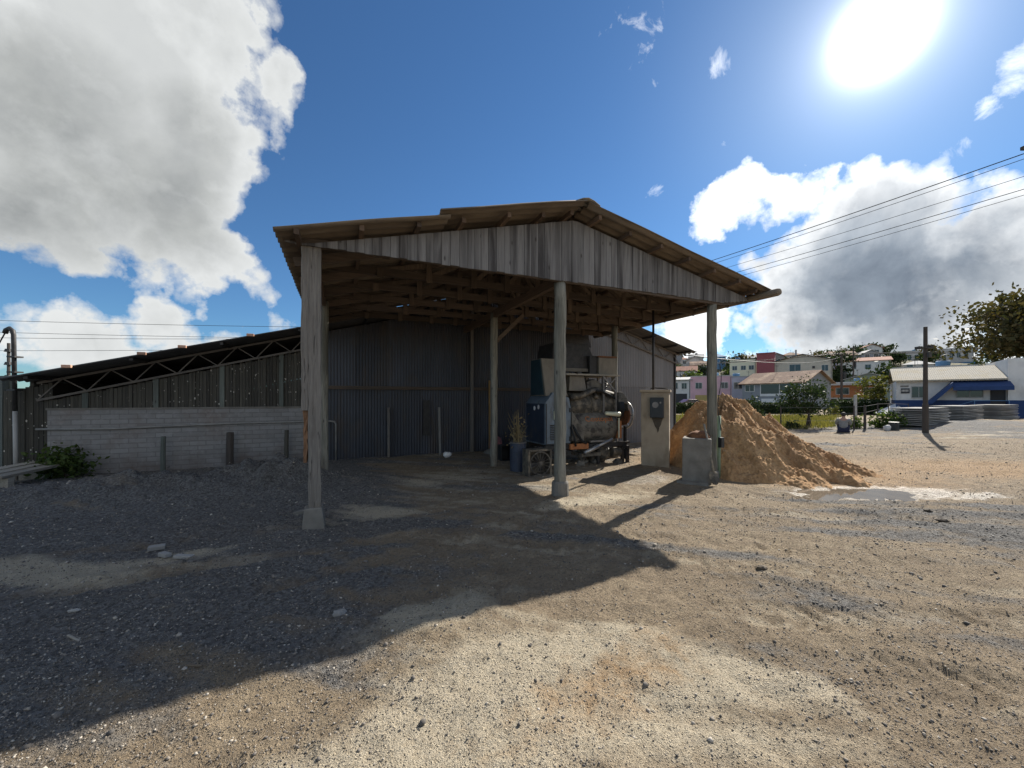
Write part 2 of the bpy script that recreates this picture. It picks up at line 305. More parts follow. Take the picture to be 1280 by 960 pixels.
# ------------------------------------------------------------------ mesh tools
class MB:
    def __init__(s): s.v = []; s.f = []; s.r = []
    def add(s, verts, faces, r=None):
        o = len(s.v); r = random.random() if r is None else r
        s.v += [tuple(v) for v in verts]; s.r += [r] * len(verts)
        s.f += [tuple(i + o for i in f) for f in faces]; return s
    def box(s, c, size, M=None, r=None):
        x, y, z = (k / 2 for k in size)
        vs = [Vector((a * x, b * y, d * z)) for a in (-1, 1) for b in (-1, 1) for d in (-1, 1)]
        if M is not None: vs = [M @ v for v in vs]
        c = Vector(c)
        return s.add([v + c for v in vs], [(0, 1, 3, 2), (4, 6, 7, 5), (0, 4, 5, 1), (2, 3, 7, 6), (0, 2, 6, 4), (1, 5, 7, 3)], r)
    def bx(s, x0, x1, y0, y1, z0, z1, r=None):
        return s.box(((x0 + x1) / 2, (y0 + y1) / 2, (z0 + z1) / 2), (x1 - x0, y1 - y0, z1 - z0), None, r)
    def beam(s, p, q, w, h, up=(0, 0, 1), r=None):
        p, q = Vector(p), Vector(q); d = (q - p); L = d.length; d.normalize(); up = Vector(up)
        if abs(d.dot(up)) > .98: up = Vector((0, 1, 0))
        sd = d.cross(up).normalized(); u = sd.cross(d)
        M = Matrix((d, sd, u)).transposed()
        return s.box((p + q) / 2, (L, w, h), M, r)
    def frustum(s, b, t, z0, z1, r=None):
        (x0, x1, y0, y1), (a0, a1, c0, c1) = b, t
        v = [(x0, y0, z0), (x1, y0, z0), (x1, y1, z0), (x0, y1, z0), (a0, c0, z1), (a1, c0, z1), (a1, c1, z1), (a0, c1, z1)]
        return s.add(v, [(3, 2, 1, 0), (4, 5, 6, 7), (0, 1, 5, 4), (1, 2, 6, 5), (2, 3, 7, 6), (3, 0, 4, 7)], r)
    def tube(s, pts, rad, n=8, cap=True, r=None):
        pts = [Vector(p) for p in pts]; k = len(pts)
        rad = [rad] * k if isinstance(rad, (int, float)) else rad
        vs = []; prev = None
        for i, p in enumerate(pts):
            d = (pts[min(i + 1, k - 1)] - pts[max(i - 1, 0)]).normalized()
            if prev is None:
                a = Vector((0, 0, 1)) if abs(d.z) < .9 else Vector((1, 0, 0)); x = d.cross(a).normalized()
            else: x = (prev - d * prev.dot(d)).normalized()
            prev = x; y = d.cross(x)
            for j in range(n):
                an = 2 * math.pi * j / n; vs.append(p + (x * math.cos(an) + y * math.sin(an)) * rad[i])
        fs = [(i * n + j, i * n + (j + 1) % n, (i + 1) * n + (j + 1) % n, (i + 1) * n + j) for i in range(k - 1) for j in range(n)]
        if cap: fs += [tuple(range(n - 1, -1, -1)), tuple(range((k - 1) * n, k * n))]
        return s.add(vs, fs, r)
    def cyl(s, p, q, r0, r1=None, n=16, r=None): return s.tube([p, q], [r0, r0 if r1 is None else r1], n, True, r)
    def prism(s, poly, ax, a, b, r=None):
        def P(u, v, w): return {'y': (u, w, v), 'x': (w, u, v), 'z': (u, v, w)}[ax]
        n = len(poly); vs = [P(u, v, a) for u, v in poly] + [P(u, v, b) for u, v in poly]
        return s.add(vs, [tuple(range(n)), tuple(range(2 * n - 1, n - 1, -1))] + [(i, i + n, (i + 1) % n + n, (i + 1) % n) for i in range(n)], r)
    def torus(s, c, R_, r_, ax='x', n=28, m=8, r=None):
        vs = []
        for i in range(n):
            a = 2 * math.pi * i / n
            for j in range(m):
                b = 2 * math.pi * j / m; k = R_ + r_ * math.cos(b); p = (k * math.cos(a), k * math.sin(a), r_ * math.sin(b))
                p = {'x': (p[2], p[0], p[1]), 'y': (p[0], p[2], p[1]), 'z': p}[ax]
                vs.append(Vector(c) + Vector(p))
        return s.add(vs, [(i * m + j, ((i + 1) % n) * m + j, ((i + 1) % n) * m + (j + 1) % m, i * m + (j + 1) % m) for i in range(n) for j in range(m)], r)
    def ball(s, c, rad, n=10, m=7, r=None, jit=0):
        rx, ry, rz = (rad,) * 3 if isinstance(rad, (int, float)) else rad
        vs = [(0, 0, -1)]
        for i in range(1, m):
            p = -math.pi / 2 + math.pi * i / m
            for j in range(n):
                a = 2 * math.pi * j / n; vs.append((math.cos(p) * math.cos(a), math.cos(p) * math.sin(a), math.sin(p)))
        vs.append((0, 0, 1)); k = len(vs) - 1
        vs = [Vector((x * rx, y * ry, z * rz)) * (1 + random.uniform(-jit, jit)) + Vector(c) for x, y, z in vs]
        fs = [(0, 1 + (j + 1) % n, 1 + j) for j in range(n)]
        fs += [(1 + i * n + j, 1 + i * n + (j + 1) % n, 1 + (i + 1) * n + (j + 1) % n, 1 + (i + 1) * n + j) for i in range(m - 2) for j in range(n)]
        fs += [(k, k - n + j, k - n + (j + 1) % n) for j in range(n)]
        return s.add(vs, fs, r)
    def build(s, name, mat, parent=None, smooth=False, bevel=0, fix=True):
        me = bpy.data.meshes.new(name); me.from_pydata(s.v, [], s.f); me.validate()
        if len(me.vertices) == len(s.r):
            a = me.attributes.new('rnd', 'FLOAT', 'POINT'); a.data.foreach_set('value', s.r)
        if fix:
            bm = bmesh.new(); bm.from_mesh(me); bmesh.ops.recalc_face_normals(bm, faces=bm.faces); bm.to_mesh(me); bm.free()
        if smooth: me.polygons.foreach_set('use_smooth', [True] * len(me.polygons))
        me.materials.append(MT.get(mat) or PA.get(mat) if isinstance(mat, str) else mat)
        o = bpy.data.objects.new(name, me); COL.objects.link(o)
        if parent is not None: o.parent = parent
        if bevel:
            b = o.modifiers.new('bevel', 'BEVEL'); b.width = bevel; b.segments = 2; b.limit_method = 'ANGLE'
        return o
def mesh_np(name, V, Fc, mat, parent=None, rnd=None, smooth=False):
    me = bpy.data.meshes.new(name); V = np.asarray(V, np.float32); Fc = np.asarray(Fc, np.int32); k = Fc.shape[1]
    me.vertices.add(len(V)); me.vertices.foreach_set('co', V.ravel())
    me.loops.add(Fc.size); me.loops.foreach_set('vertex_index', Fc.ravel())
    me.polygons.add(len(Fc)); me.polygons.foreach_set('loop_start', np.arange(0, Fc.size, k, dtype=np.int32))
    me.update(calc_edges=True)
    if smooth: me.polygons.foreach_set('use_smooth', np.ones(len(Fc), bool))
    if rnd is not None:
        a = me.attributes.new('rnd', 'FLOAT', 'POINT'); a.data.foreach_set('value', np.asarray(rnd, np.float32))
    me.materials.append(MT.get(mat) if isinstance(mat, str) else mat)
    o = bpy.data.objects.new(name, me); COL.objects.link(o)
    if parent is not None: o.parent = parent
    return o
def tag(o, label=None, cat=None, group=None, kind=None):
    if label: o['label'] = label
    if cat: o['category'] = cat
    if group: o['group'] = group
    if kind: o['kind'] = kind
    return o
def thing(name, label, cat, loc=(0, 0, 0), rz=0, group=None):
    o = bpy.data.objects.new(name, None); COL.objects.link(o); o.empty_display_size = .2
    o.location = loc; o.rotation_euler = (0, 0, rz); return tag(o, label, cat, group)
def kids(o): return [c for c in COL.objects if c.parent == o]
def dup(o, loc=None, rz=None, label=None, parent=None):
    c = o.copy(); COL.objects.link(c)
    if parent is not None: c.parent = parent
    if loc is not None: c.location = loc
    if rz is not None: c.rotation_euler = (0, 0, rz)
    if label: c['label'] = label
    for k in kids(o): dup(k, parent=c)
    return c
def leaves(centers, size, asp=.55, up=.3):
    n = len(centers); a = RNG.normal(size=(n, 3)); a /= np.linalg.norm(a, axis=1)[:, None]
    b = RNG.normal(size=(n, 3)); b[:, 2] += up; b -= (a * b).sum(1)[:, None] * a; b /= np.linalg.norm(b, axis=1)[:, None]
    s = size * RNG.uniform(.6, 1.3, n)[:, None]
    V = np.stack([centers - a * s, centers - b * s * asp, centers + a * s, centers + b * s * asp], 1).reshape(-1, 3)
    return V, np.arange(4 * n).reshape(-1, 4), np.repeat(RNG.uniform(0, 1, n), 4)
def clumpy(nc, per, rad, cr, flat=1.0, seed=0, hollow=.55):
    g = np.random.default_rng(seed); d = g.normal(size=(nc, 3)); d /= np.linalg.norm(d, axis=1)[:, None]
    rr = (hollow + (1 - hollow) * g.uniform(0, 1, nc)) [:, None]
    C = d * rr * np.array([rad[0], rad[1], rad[2]])
    C[:, 2] = np.where(C[:, 2] < -.6 * rad[2], -.6 * rad[2] * g.uniform(.3, 1, nc), C[:, 2])
    k = g.uniform(.6, 1.3, nc)
    P = (C[:, None, :] + g.normal(size=(nc, per, 3)) * (cr * k)[:, None, None] * np.array([1, 1, flat]) * .6).reshape(-1, 3)
    return C, P
def tree(name, label, loc, height, crown_r, mat, nc=26, per=40, ls=.2, flat=.7, seed=0, group=None, trunk_r=.12, crown_z=.62, cat='tree', multi=1):
    t = thing(name, label, cat, loc, 0, group)
    rz = height * (1 - crown_z) if crown_z > .5 else height * .45
    cz = height - rz
    C, P = clumpy(nc, per, (crown_r, crown_r, rz), crown_r * .3, flat, seed); C = C + [0, 0, cz]; P = P + [0, 0, cz]
    V, Fq, rn = leaves(P, ls); mesh_np('crown', V, Fq, mat, t, rn)
    m = MB(); fork = Vector((0, 0, max(.25 * height, cz - rz * .8)))
    for k in range(multi):
        a = 2.4 * k; m.tube([(.12 * math.cos(a) * (multi > 1), .12 * math.sin(a) * (multi > 1), -.2), fork * .5 + Vector((.05 * math.cos(a), .05 * math.sin(a), 0)), fork], [trunk_r * 1.2, trunk_r * .9, trunk_r * .7], 8)
    g = random.Random(seed)
    for c in C[::2]:
        c = Vector(c); mid = fork.lerp(c, .5) + Vector((g.uniform(-.1, .1), g.uniform(-.1, .1), .12)) * crown_r
        m.tube([fork, mid, c], [trunk_r * .5, trunk_r * .3, trunk_r * .12], 5, False)
    m.build('trunk', 'bark', t, True)
    return t

# ------------------------------------------------------------------ ground
def lines(f, a, b):
    out = [a]
    while out[-1] < b: out.append(out[-1] + f(out[-1]))
    return out
def hs(x):
    x = abs(x); return max(.028, .0125 * x) if x < 70 else .09 * x
xp = lines(hs, 0, 1000); xs = np.array([-v for v in xp[:0:-1]] + xp)
yp = lines(lambda y: max(.026, .0115 * y) if y < 180 else .09 * y, 1.0, 1000)
yn = lines(lambda y: max(.1, .12 * y), .1, 500); ys = np.array([1.0 - v for v in yn[::-1]] + yp)
GX, GY = np.meshgrid(xs, ys); gx, gy = GX.ravel(), GY.ravel(); gh = H(gx, gy)
nx, ny = len(xs), len(ys)
ii = (np.arange(ny - 1)[:, None] * nx + np.arange(nx - 1)[None, :]).ravel()
Q = np.stack([ii, ii + 1, ii + nx + 1, ii + nx], 1)
def groundmat():
    nt = NT('dirt_and_gravel')
    v = nt.n.new('ShaderNodeTexCoord').outputs['Object']
    n1 = nt.noise(v, .9, 7, .62, .4); n2 = nt.noise(v, 5.5, 7, .68, .3); n3 = nt.noise(v, 38, 5, .7); n4 = nt.noise(v, 160, 3, .7)
    vd = nt.voro(v, 46); vc = nt.n.new('ShaderNodeTexVoronoi'); nt.put(vc.inputs['Vector'], v); vc.inputs['Scale'].default_value = 46
    vd2 = nt.voro(v, 105)
    lum = nt.n.new('ShaderNodeSeparateColor'); nt.put(lum.inputs[0], vc.outputs['Color'])
    light, dark, sand, wet, green, bed = (nt.attr(k) for k in ('light', 'dark', 'sand', 'wet', 'green', 'bed'))
    mid = nt.mix(nt.map(n2, .3, .7), (.27, .205, .135), (.44, .35, .235))
    mid = nt.mix(nt.map(n1, .4, .65, 0, .7), mid, (.27, .205, .135))
    def lay(col, msk, n, c, lo=.25, hi=.6, amp=1):
        k = nt.math('ADD', msk, nt.math('MULTIPLY', nt.math('SUBTRACT', n, .5), .9))
        return nt.mix(nt.map(k, lo, hi, 0, amp), col, c)
    grav_shade = nt.mix(nt.map(lum.outputs[0], 0, 1), (.088, .087, .087), (.27, .265, .255))  # gravel grey; doubles as painted shade where the shed's shadow falls
    col = lay(mid, dark, n2, grav_shade, .3, .62, .92)
    col = lay(col, light, n2, nt.mix(nt.map(n3, .35, .65), (.50, .42, .30), (.76, .67, .51)), .28, .75, .9)
    col = lay(col, sand, n2, nt.mix(nt.map(n3, .3, .7), (.40, .265, .145), (.50, .345, .20)), .3, .6)
    col = lay(col, bed, n1, nt.mix(nt.map(n2, .4, .6), (.34, .315, .28), (.44, .41, .37)), .35, .6)
    col = lay(col, green, n2, nt.mix(nt.map(n1, .35, .65), (.065, .072, .03), (.19, .155, .085)), .35, .6)
    # small stones and crumbs
    st = nt.math('MULTIPLY', nt.map(vd, .10, .2, 1, 0), nt.math('GREATER_THAN', lum.outputs[1], .42))
    col = nt.mix(nt.math('MULTIPLY', st, .85), col, nt.mix(nt.map(lum.outputs[2], .2, 1), (.07, .06, .052), (.46, .42, .36)))
    col = nt.mix(nt.map(n3, .5, .68, 0, .75), col, nt.mix(.6, col, (.06, .05, .04)))
    wetk = nt.math('ADD', wet, nt.math('MULTIPLY', nt.math('SUBTRACT', n2, .5), .8))
    wm = nt.map(wetk, .3, .55)
    col = nt.mix(nt.math('MULTIPLY', wm, .45), col, nt.mix(.55, col, (.13, .115, .10)))
    h = nt.math('ADD', nt.math('MULTIPLY', n3, .8), nt.math('ADD', nt.math('MULTIPLY', n4, .35), nt.math('ADD', nt.math('MULTIPLY', nt.map(vd, 0, .3, 1, 0), .7), nt.math('MULTIPLY', nt.map(vd2, 0, .35, 1, 0), .4))))
    nrm = nt.bump(h, 1.0, .045, nt.bump(n2, .75, .12))
    rough = nt.map(wm, 0, 1, .95, .33)
    return nt.out(col, rough, 0, nrm, .35)
def gpx(px, py): Y = CAMZ * F / (py - HY); return (px - HX) / F * Y, Y
def masks(x, y):
    nz = fbm(x, y, .6, 4)
    L = 0
    for (px, py, rx, ry, ro, w) in ((60, 715, 1.1, .35, .2, 1), (540, 770, .55, .16, .55, .9), (450, 640, .7, .4, .3, .55), (740, 625, 1.2, .28, .4, .85), (640, 900, 1.3, .55, .5, .85), (830, 830, .8, .3, -.1, .7),
                                 (980, 850, .45, .12, -.5, .9), (560, 600, 1.6, .6, .4, .45), (1000, 930, .8, .25, -.3, .45), (240, 690, .6, .12, .5, .7), (1130, 600, 1.2, .3, 0, .5), (500, 950, .9, .3, .5, .7), (1225, 548, 3, .8, .2, .5)):
        cx, cy = gpx(px, py); L = L + w * blob(x, y, cx, cy, rx, ry, ro)
    D = .95 * (1 - .93 * sst(-3.0, 1.3, x + .62 * (4 - y)) * 1.0) * (1 - sst(9, 14, y))  # gravel mask widened over the shed's shadow zone, putting shade into the colour
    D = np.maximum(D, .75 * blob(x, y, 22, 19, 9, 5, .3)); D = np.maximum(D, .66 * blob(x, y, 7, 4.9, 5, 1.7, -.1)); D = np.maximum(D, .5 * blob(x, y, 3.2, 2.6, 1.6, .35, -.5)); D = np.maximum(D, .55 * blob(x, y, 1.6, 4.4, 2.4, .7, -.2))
    D = np.maximum(D, .6 * blob(x, y, 9, 12.5, 4, 1.3, -.1))
    ls = (x - O2[0]) * U2[0] + (y - O2[1]) * U2[1]; lt = (x - O2[0]) * D2[0] + (y - O2[1]) * D2[1]
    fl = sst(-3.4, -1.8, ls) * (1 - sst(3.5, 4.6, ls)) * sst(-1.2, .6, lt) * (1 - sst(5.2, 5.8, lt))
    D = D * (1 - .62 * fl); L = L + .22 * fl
    cl, cc = x * .97 - y * .24, x * .24 + y * .97
    sk = fbm(cl * .35, cc * 1.9, 1.0, 4, .6); sk2 = fbm(cl * .5 + 30, cc * 3.1, 1.0, 4, .6)
    nr = 1 - sst(20, 35, y)
    D = np.clip(D + .62 * sk * nr, 0, 1.1) ; L = L + .55 * sk2 * nr
    for (p, q, w) in TRACKS:
        p = np.array(p); q = np.array(q); ln = np.linalg.norm(q - p); d = (q - p) / ln
        l = (x - p[0]) * d[0] + (y - p[1]) * d[1]; c = -(x - p[0]) * d[1] + (y - p[1]) * d[0] + .1 * np.sin((x * d[0] + y * d[1]) * .9)
        k = (1 - sst(w * .7, w * 1.2, np.abs(c))) * sst(0, .8, l) * (1 - sst(ln - .8, ln, l)); L = L + .2 * k; D = D * (1 - .4 * k)
    S = np.maximum(.95 * blob(x, y, 6.0, 8.8, 3.3, 2.2, -.3), .7 * blob(x, y, 11.5, 8.6, 6, 2.0, -.15)); S = np.maximum(S, .5 * blob(x, y, .6, 2.2, 1.2, .4, .6))
    Wt = np.maximum(blob(x, y, PUD[0] + .15, PUD[1], 1.5, .5, .03), .6 * blob(x, y, 7.6, 6.25, .7, .25, .1))
    Wt = np.maximum(Wt, .75 * blob(x, y, 2.4, 7.6, .9, .5, .3))
    G = sst(18, 21, y) * sst(9, 11.5, x) * (1 - sst(33, 38, y)) * (1 - sst(.80, .9, x / np.maximum(y, 1))) * .9
    G = np.maximum(G, .8 * sst(44, 60, y)); B = .9 * sst(34, 37, y) * (1 - sst(50, 56, y)) * 0 + .8 * blob(x, y, 11, 24, 6, 7) * (1 - sst(9.8, 12, x))
    return dict(light=L + .1 * nz, dark=D, sand=S, wet=Wt, green=G, bed=B)
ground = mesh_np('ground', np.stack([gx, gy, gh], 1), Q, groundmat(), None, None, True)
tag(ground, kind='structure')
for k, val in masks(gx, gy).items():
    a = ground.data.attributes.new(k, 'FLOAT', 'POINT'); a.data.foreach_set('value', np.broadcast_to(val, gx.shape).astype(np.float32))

# puddle
def puddle():
    nt = NT('muddy_water'); n = nt.noise(nt.coord((1, 1, 1)), 7, 2)
    m = nt.out((.16, .135, .105), .06, 0, nt.bump(n, .03, .01), .6)
    b = MB(); k = 72; pts = []
    for i in range(k):
        a = 2 * math.pi * i / k; pts.append((1.75 * math.cos(a), .75 * math.sin(a)))
    vs = [(0, 0, 0)] + [(x, y, 0) for x, y in pts]
    b.add(vs, [(0, i + 1, (i + 1) % k + 1) for i in range(k)])
    o = b.build('puddle', m); o.location = (PUD[0], PUD[1], -.034); tag(o, kind='structure')
puddle()

# loose gravel (uncountable)
def gravel():
    phi = (1 + 5 ** .5) / 2
    iv = np.array([(-1, phi, 0), (1, phi, 0), (-1, -phi, 0), (1, -phi, 0), (0, -1, phi), (0, 1, phi), (0, -1, -phi), (0, 1, -phi), (phi, 0, -1), (phi, 0, 1), (-phi, 0, -1), (-phi, 0, 1)]) / 1.9
    fc = np.array([(0, 11, 5), (0, 5, 1), (0, 1, 7), (0, 7, 10), (0, 10, 11), (1, 5, 9), (5, 11, 4), (11, 10, 2), (10, 7, 6), (7, 1, 8), (3, 9, 4), (3, 4, 2), (3, 2, 6), (3, 6, 8), (3, 8, 9), (4, 9, 5), (2, 4, 11), (6, 2, 10), (8, 6, 7), (9, 8, 1)])
    n = 170000
    y = 1.15 * np.exp(RNG.uniform(0, math.log(12), n)); x = RNG.uniform(-1.55, 1.5, n) * y
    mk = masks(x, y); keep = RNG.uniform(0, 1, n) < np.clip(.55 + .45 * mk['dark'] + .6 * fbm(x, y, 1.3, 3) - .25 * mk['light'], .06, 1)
    keep &= np.exp(-(((x - PUD[0]) / 1.3) ** 2 + ((y - PUD[1]) / .5) ** 2)) < .3
    x, y = x[keep], y[keep]; n = len(x); dk = masks(x, y)['dark']
    s = np.exp(RNG.normal(-6.25, .5, n)) * (1 + .17 * y) * (1 + .3 * dk); s = np.minimum(s, .022)
    V = iv[None] * RNG.uniform(.6, 1.25, (n, 12, 1)) * s[:, None, None] * np.stack([RNG.uniform(.8, 1.3, n), RNG.uniform(.7, 1.2, n), RNG.uniform(.5, .9, n)], 1)[:, None, :]
    an = RNG.uniform(0, 6.28, n); c, sn = np.cos(an), np.sin(an)
    X = V[..., 0] * c[:, None] - V[..., 1] * sn[:, None]; Y = V[..., 0] * sn[:, None] + V[..., 1] * c[:, None]
    z = H(x, y) + s * .18
    V = np.stack([X + x[:, None], Y + y[:, None], V[..., 2] + z[:, None]], 2).reshape(-1, 3)
    Fq = (fc[None] + (np.arange(n) * 12)[:, None, None]).reshape(-1, 3)
    nt = NT('gravel_stone'); n_ = nt.noise(nt.coord((1, 1, 1)), 90, 3)
    col = nt.ramp(nt.attr('rnd'), (0, (.07, .065, .06)), (.5, (.17, .15, .13)), (.8, (.29, .25, .20)), (1, (.46, .42, .36)))
    m = nt.out(col, .9, 0, nt.bump(n_, .3, .004))
    o = mesh_np('gravel', V, Fq, m, None, np.repeat(RNG.uniform(0, 1, n), 12)); tag(o, 'loose gravel and crumbs scattered over the dirt yard', 'gravel', kind='stuff')
gravel()

# ------------------------------------------------------------------ open shed
shed = thing('open_shed', 'weathered timber open shed with gable boards, standing on posts over the mixing machine', 'shed', (O2[0], O2[1], 0), ANG)
RS, RZ = .2, 4.61
def roofz(s): return RZ - (RS - s) * .263 if s < RS else RZ - (s - RS) * .193
def corr(name, s0, s1, t0, t1, zoff, mat, par, zf, pitch=.177, amp=.024, holes=(), ns=5):
    k = int((t1 - t0) / pitch * 8); T = np.linspace(t0, t1, k + 1); S = np.linspace(s0, s1, ns)
    V = [(s, t, zf(s) + zoff + amp * math.sin(2 * math.pi * t / pitch) + .006 * math.sin(3 * s + 5 * t)) for t in T for s in S]
    Fq = []
    for i in range(k):
        for j in range(ns - 1):
            c = ((S[j] + S[j + 1]) / 2, (T[i] + T[i + 1]) / 2)
            if any(a <= c[0] <= b and d <= c[1] <= e for a, b, d, e in holes): continue
            Fq.append((i * ns + j, i * ns + j + 1, (i + 1) * ns + j + 1, (i + 1) * ns + j))
    o = mesh_np(name, V, Fq, mat, par, np.full(len(V), .5), True)
    sm = o.modifiers.new('thick', 'SOLIDIFY'); sm.thickness = .008; return o
corr('roof_sheet', -3.98, -1.95, -.45, 5.35, .0, 'fibro', shed, roofz, ns=29, holes=((-2.95, -2.80, 3.5, 3.58), (-2.72, -2.62, 3.52, 3.58), (-2.35, -2.2, 3.3, 3.4)))
corr('roof_sheet', -2.1, .16, -.55, 5.35, .045, 'fibro', shed, roofz)
corr('roof_sheet', .24, 4.64, -.5, 5.35, .02, 'fibro', shed, roofz)
m = MB()
k = 40
for i in range(k):
    t0, t1 = -.52 + 5.85 * i / k, -.52 + 5.85 * (i + 1) / k
    a = 2 * math.pi / .35
    prof = [(-.22, -.045), (-.1, .012), (0, .035), (.1, .012), (.22, -.045)]
    vs = [(RS + x, t, RZ + .045 + z) for t in (t0, t1) for x, z in prof]
    m.add(vs, [(j, j + 1, j + 6, j + 5) for j in range(4)], .5)
o = m.build('ridge_cap', 'cap', shed, True); sm = o.modifiers.new('thick', 'SOLIDIFY'); sm.thickness = .012
# gable boards
m = MB(); s = -3.9; tops = []
while s < 4.44:
    w = random.uniform(.095, .135); a, b = s + .002, min(s + w, 4.44) - .003; dz = random.uniform(-.006, .008); dt = random.uniform(-.005, .005)
    zb = 3.5 + .02 * math.sin(s * .5) + dz + max(0, s - 3.7) * .16
    za, zc = max(zb + .02, roofz(a) - .10), max(zb + .02, roofz(b) - .10)
    y0, y1 = -.115 + dt, -.092 + dt
    v = [(a, y0, zb), (b, y0, zb), (b, y0, zc), (a, y0, za), (a, y1, zb), (b, y1, zb), (b, y1, zc), (a, y1, za)]
    m.add(v, [(3, 2, 1, 0), (4, 5, 6, 7), (0, 1, 5, 4), (1, 2, 6, 5), (2, 3, 7, 6), (3, 0, 4, 7)])
    s += w
m.build('gable_boards', 'grey_board', shed)
m = MB(); m.beam((-3.85, -.06, 3.535), (3.75, -.06, 3.53), .05, .09); m.beam((3.75, -.06, 3.53), (4.5, -.06, 3.64), .05, .09); m.build('gable_beam', 'truss_x', shed)
# rafters under the overhang: purlins running back
purl = [-3.75, -3.05, -2.35, -1.75, -1.1, -.5, .0, .5, 1.15, 1.8, 2.45, 3.1, 3.75, 4.3]
for s in purl:
    m = MB(); j = random.uniform(-.06, .05); sl = -.263 if s > RS else .263
    zc = roofz(s) - .062
    m.beam((s, -.40 + j, zc), (s, 5.3, zc), .055, .07); m.build('purlin', 'truss_y', shed)
def truss(t):
    parts = []
    m = MB(); zb = 3.68
    m.beam((-3.55, t, zb), (4.3, t, zb), .045, .13); m.build('bottom_chord', 'truss_x', shed)
    m = MB()
    m.beam((-3.85, t + .05, roofz(-3.85) - .15), (RS, t + .05, RZ - .15), .045, .12); m.beam((RS, t + .05, RZ - .15), (4.5, t + .05, roofz(4.5) - .13), .045, .12)
    m.build('top_chord', 'truss_x', shed)
    m = MB(); xs_ = [-2.7, -1.9, -1.1, -.45, .2, .85, 1.5, 2.3, 3.0, 3.7]
    for i, s in enumerate(xs_):
        zt = roofz(s) - .12
        m.beam((s, t - .035, zb - .1), (s, t - .035, zt), .1, .03, (0, 1, 0))
        if i < len(xs_) - 1:
            s2 = xs_[i + 1]; up = s2 <= RS
            a = (s, t - .005, zb) if up else (s, t - .005, roofz(s) - .16); b = (s2, t - .005, roofz(s2) - .16) if up else (s2, t - .005, zb)
            m.beam(a, b, .03, .08)
    m.build('truss_web', 'truss_z', shed)
for t in (.3, 1.2, 2.1, 3.0, 3.9, 4.75): truss(t)
# beams running back
m = MB(); m.tube([(4.60, -.68, 3.70), (4.60, -.64, 3.70), (4.595, -.3, 3.70), (4.59, .3, 3.70), (4.56, 5.3, 3.70)], [.06, .075, .075, .072, .072], 14); m.build('eave_log', 'log', shed, True)
m = MB(); m.beam((.0, -.02, 3.55), (.0, 5.3, 3.58), .09, .16); m.build('centre_beam', 'truss_y', shed)
m = MB(); m.beam((-3.6, -.02, 3.47), (-3.6, 5.3, 3.47), .08, .14); m.build('eave_beam', 'truss_y', shed)
m = MB(); m.beam((0, 2.95, 2.9), (.75, 2.95, 3.62), .05, .09); m.build('knee_brace', 'truss_x', shed)
# posts
def rough_prism(m, w, d, z0, z1, cx, cy, n=14, amp=.006, w2=None):
    rows = []
    for i in range(n + 1):
        f = i / n; z = z0 + (z1 - z0) * f; ww = w + ((w2 or w) - w) * f
        j = lambda: random.uniform(-amp, amp)
        cs = [(-ww / 2, -d / 2), (-ww * .2, -d / 2), (ww * .2, -d / 2), (ww / 2, -d / 2), (ww / 2, d / 2), (-ww / 2, d / 2)]
        rows.append([(cx + a + j(), cy + b + j(), z) for a, b in cs])
    k = 6; vs = [v for r_ in rows for v in r_]
    fs = [(i * k + q, i * k + (q + 1) % k, (i + 1) * k + (q + 1) % k, (i + 1) * k + q) for i in range(n) for q in range(k)] + [tuple(range(k)), tuple(range(n * k, (n + 1) * k))]
    m.add(vs, fs, .55)
lp = thing('post', None, None, (-3.6, 0, 0)); lp.parent = shed; del lp
for o_ in [o for o in COL.objects if o.name == 'post']: bpy.data.objects.remove(o_)
m = MB(); rough_prism(m, .14, .15, .2, 3.5, -3.585, 0, 22, .007, .145)
pL = m.build('post', 'grey_post', shed, False, .006)
m = MB(); rough_prism(m, .075, .155, 1.45, 3.49, -3.694, .004, 16, .006, .078); m.build('side_board', 'grey_post', pL, False, .004)
m = MB(); rough_prism(m, .035, .11, .80, 1.47, -3.685, .01, 10, .009, .06); m.build('broken_board', 'broken_wood', pL)
m = MB(); m.frustum((-3.74, -3.44, -.15, .15), (-3.70, -3.50, -.11, .11), -.22, .24); m.build('footing', 'concrete', pL, False, .012)
def rpost(s, t, z0, z1, r, foot=None):
    m = MB(); n = 16; m.tube([(s + random.uniform(-.008, .008), t + random.uniform(-.008, .008), z0 + (z1 - z0) * i / n) for i in range(n + 1)], [r * random.uniform(.95, 1.06) for i in range(n + 1)], 16)
    p = m.build('post', 'round_post', shed, True)
    if foot:
        m = MB(); m.tube([(s, t, -.25), (s, t, foot - .03), (s, t, foot)], [r * 1.55, r * 1.42, r * 1.25], 16); m.build('footing', 'concrete', p, False, .01)
    return p
rpost(0, 0, .0, 3.5, .098, .25)
rpost(3.55, 0, .0, 3.55, .09, .15)
rpost(0, 2.98, -.1, 3.6, .085); rpost(3.5, 2.95, -.1, 3.55, .08, .2); rpost(-3.6, 2.95, -.1, 3.5, .09, .2)
# green pipe and switch box tied to the right post
m = MB(); m.tube([(3.68, -.05, -.05), (3.69, -.05, 1.25)], .035, 10); m.build('drain_pipe', 'pvc_green', shed, True)
m = MB(); m.bx(3.62, 3.70, -.16, -.08, .62, .82); m.build('socket_box', 'elec', shed)
cs = MB(); pts = [(3.64, -.1, 2.3 - .09 * i) for i in range(16)]; cs.tube([(x + .05 * math.sin(i * .5), y, z) for i, (x, y, z) in enumerate(pts)], .008, 5); cs.build('hanging_cord', 'cable', shed)

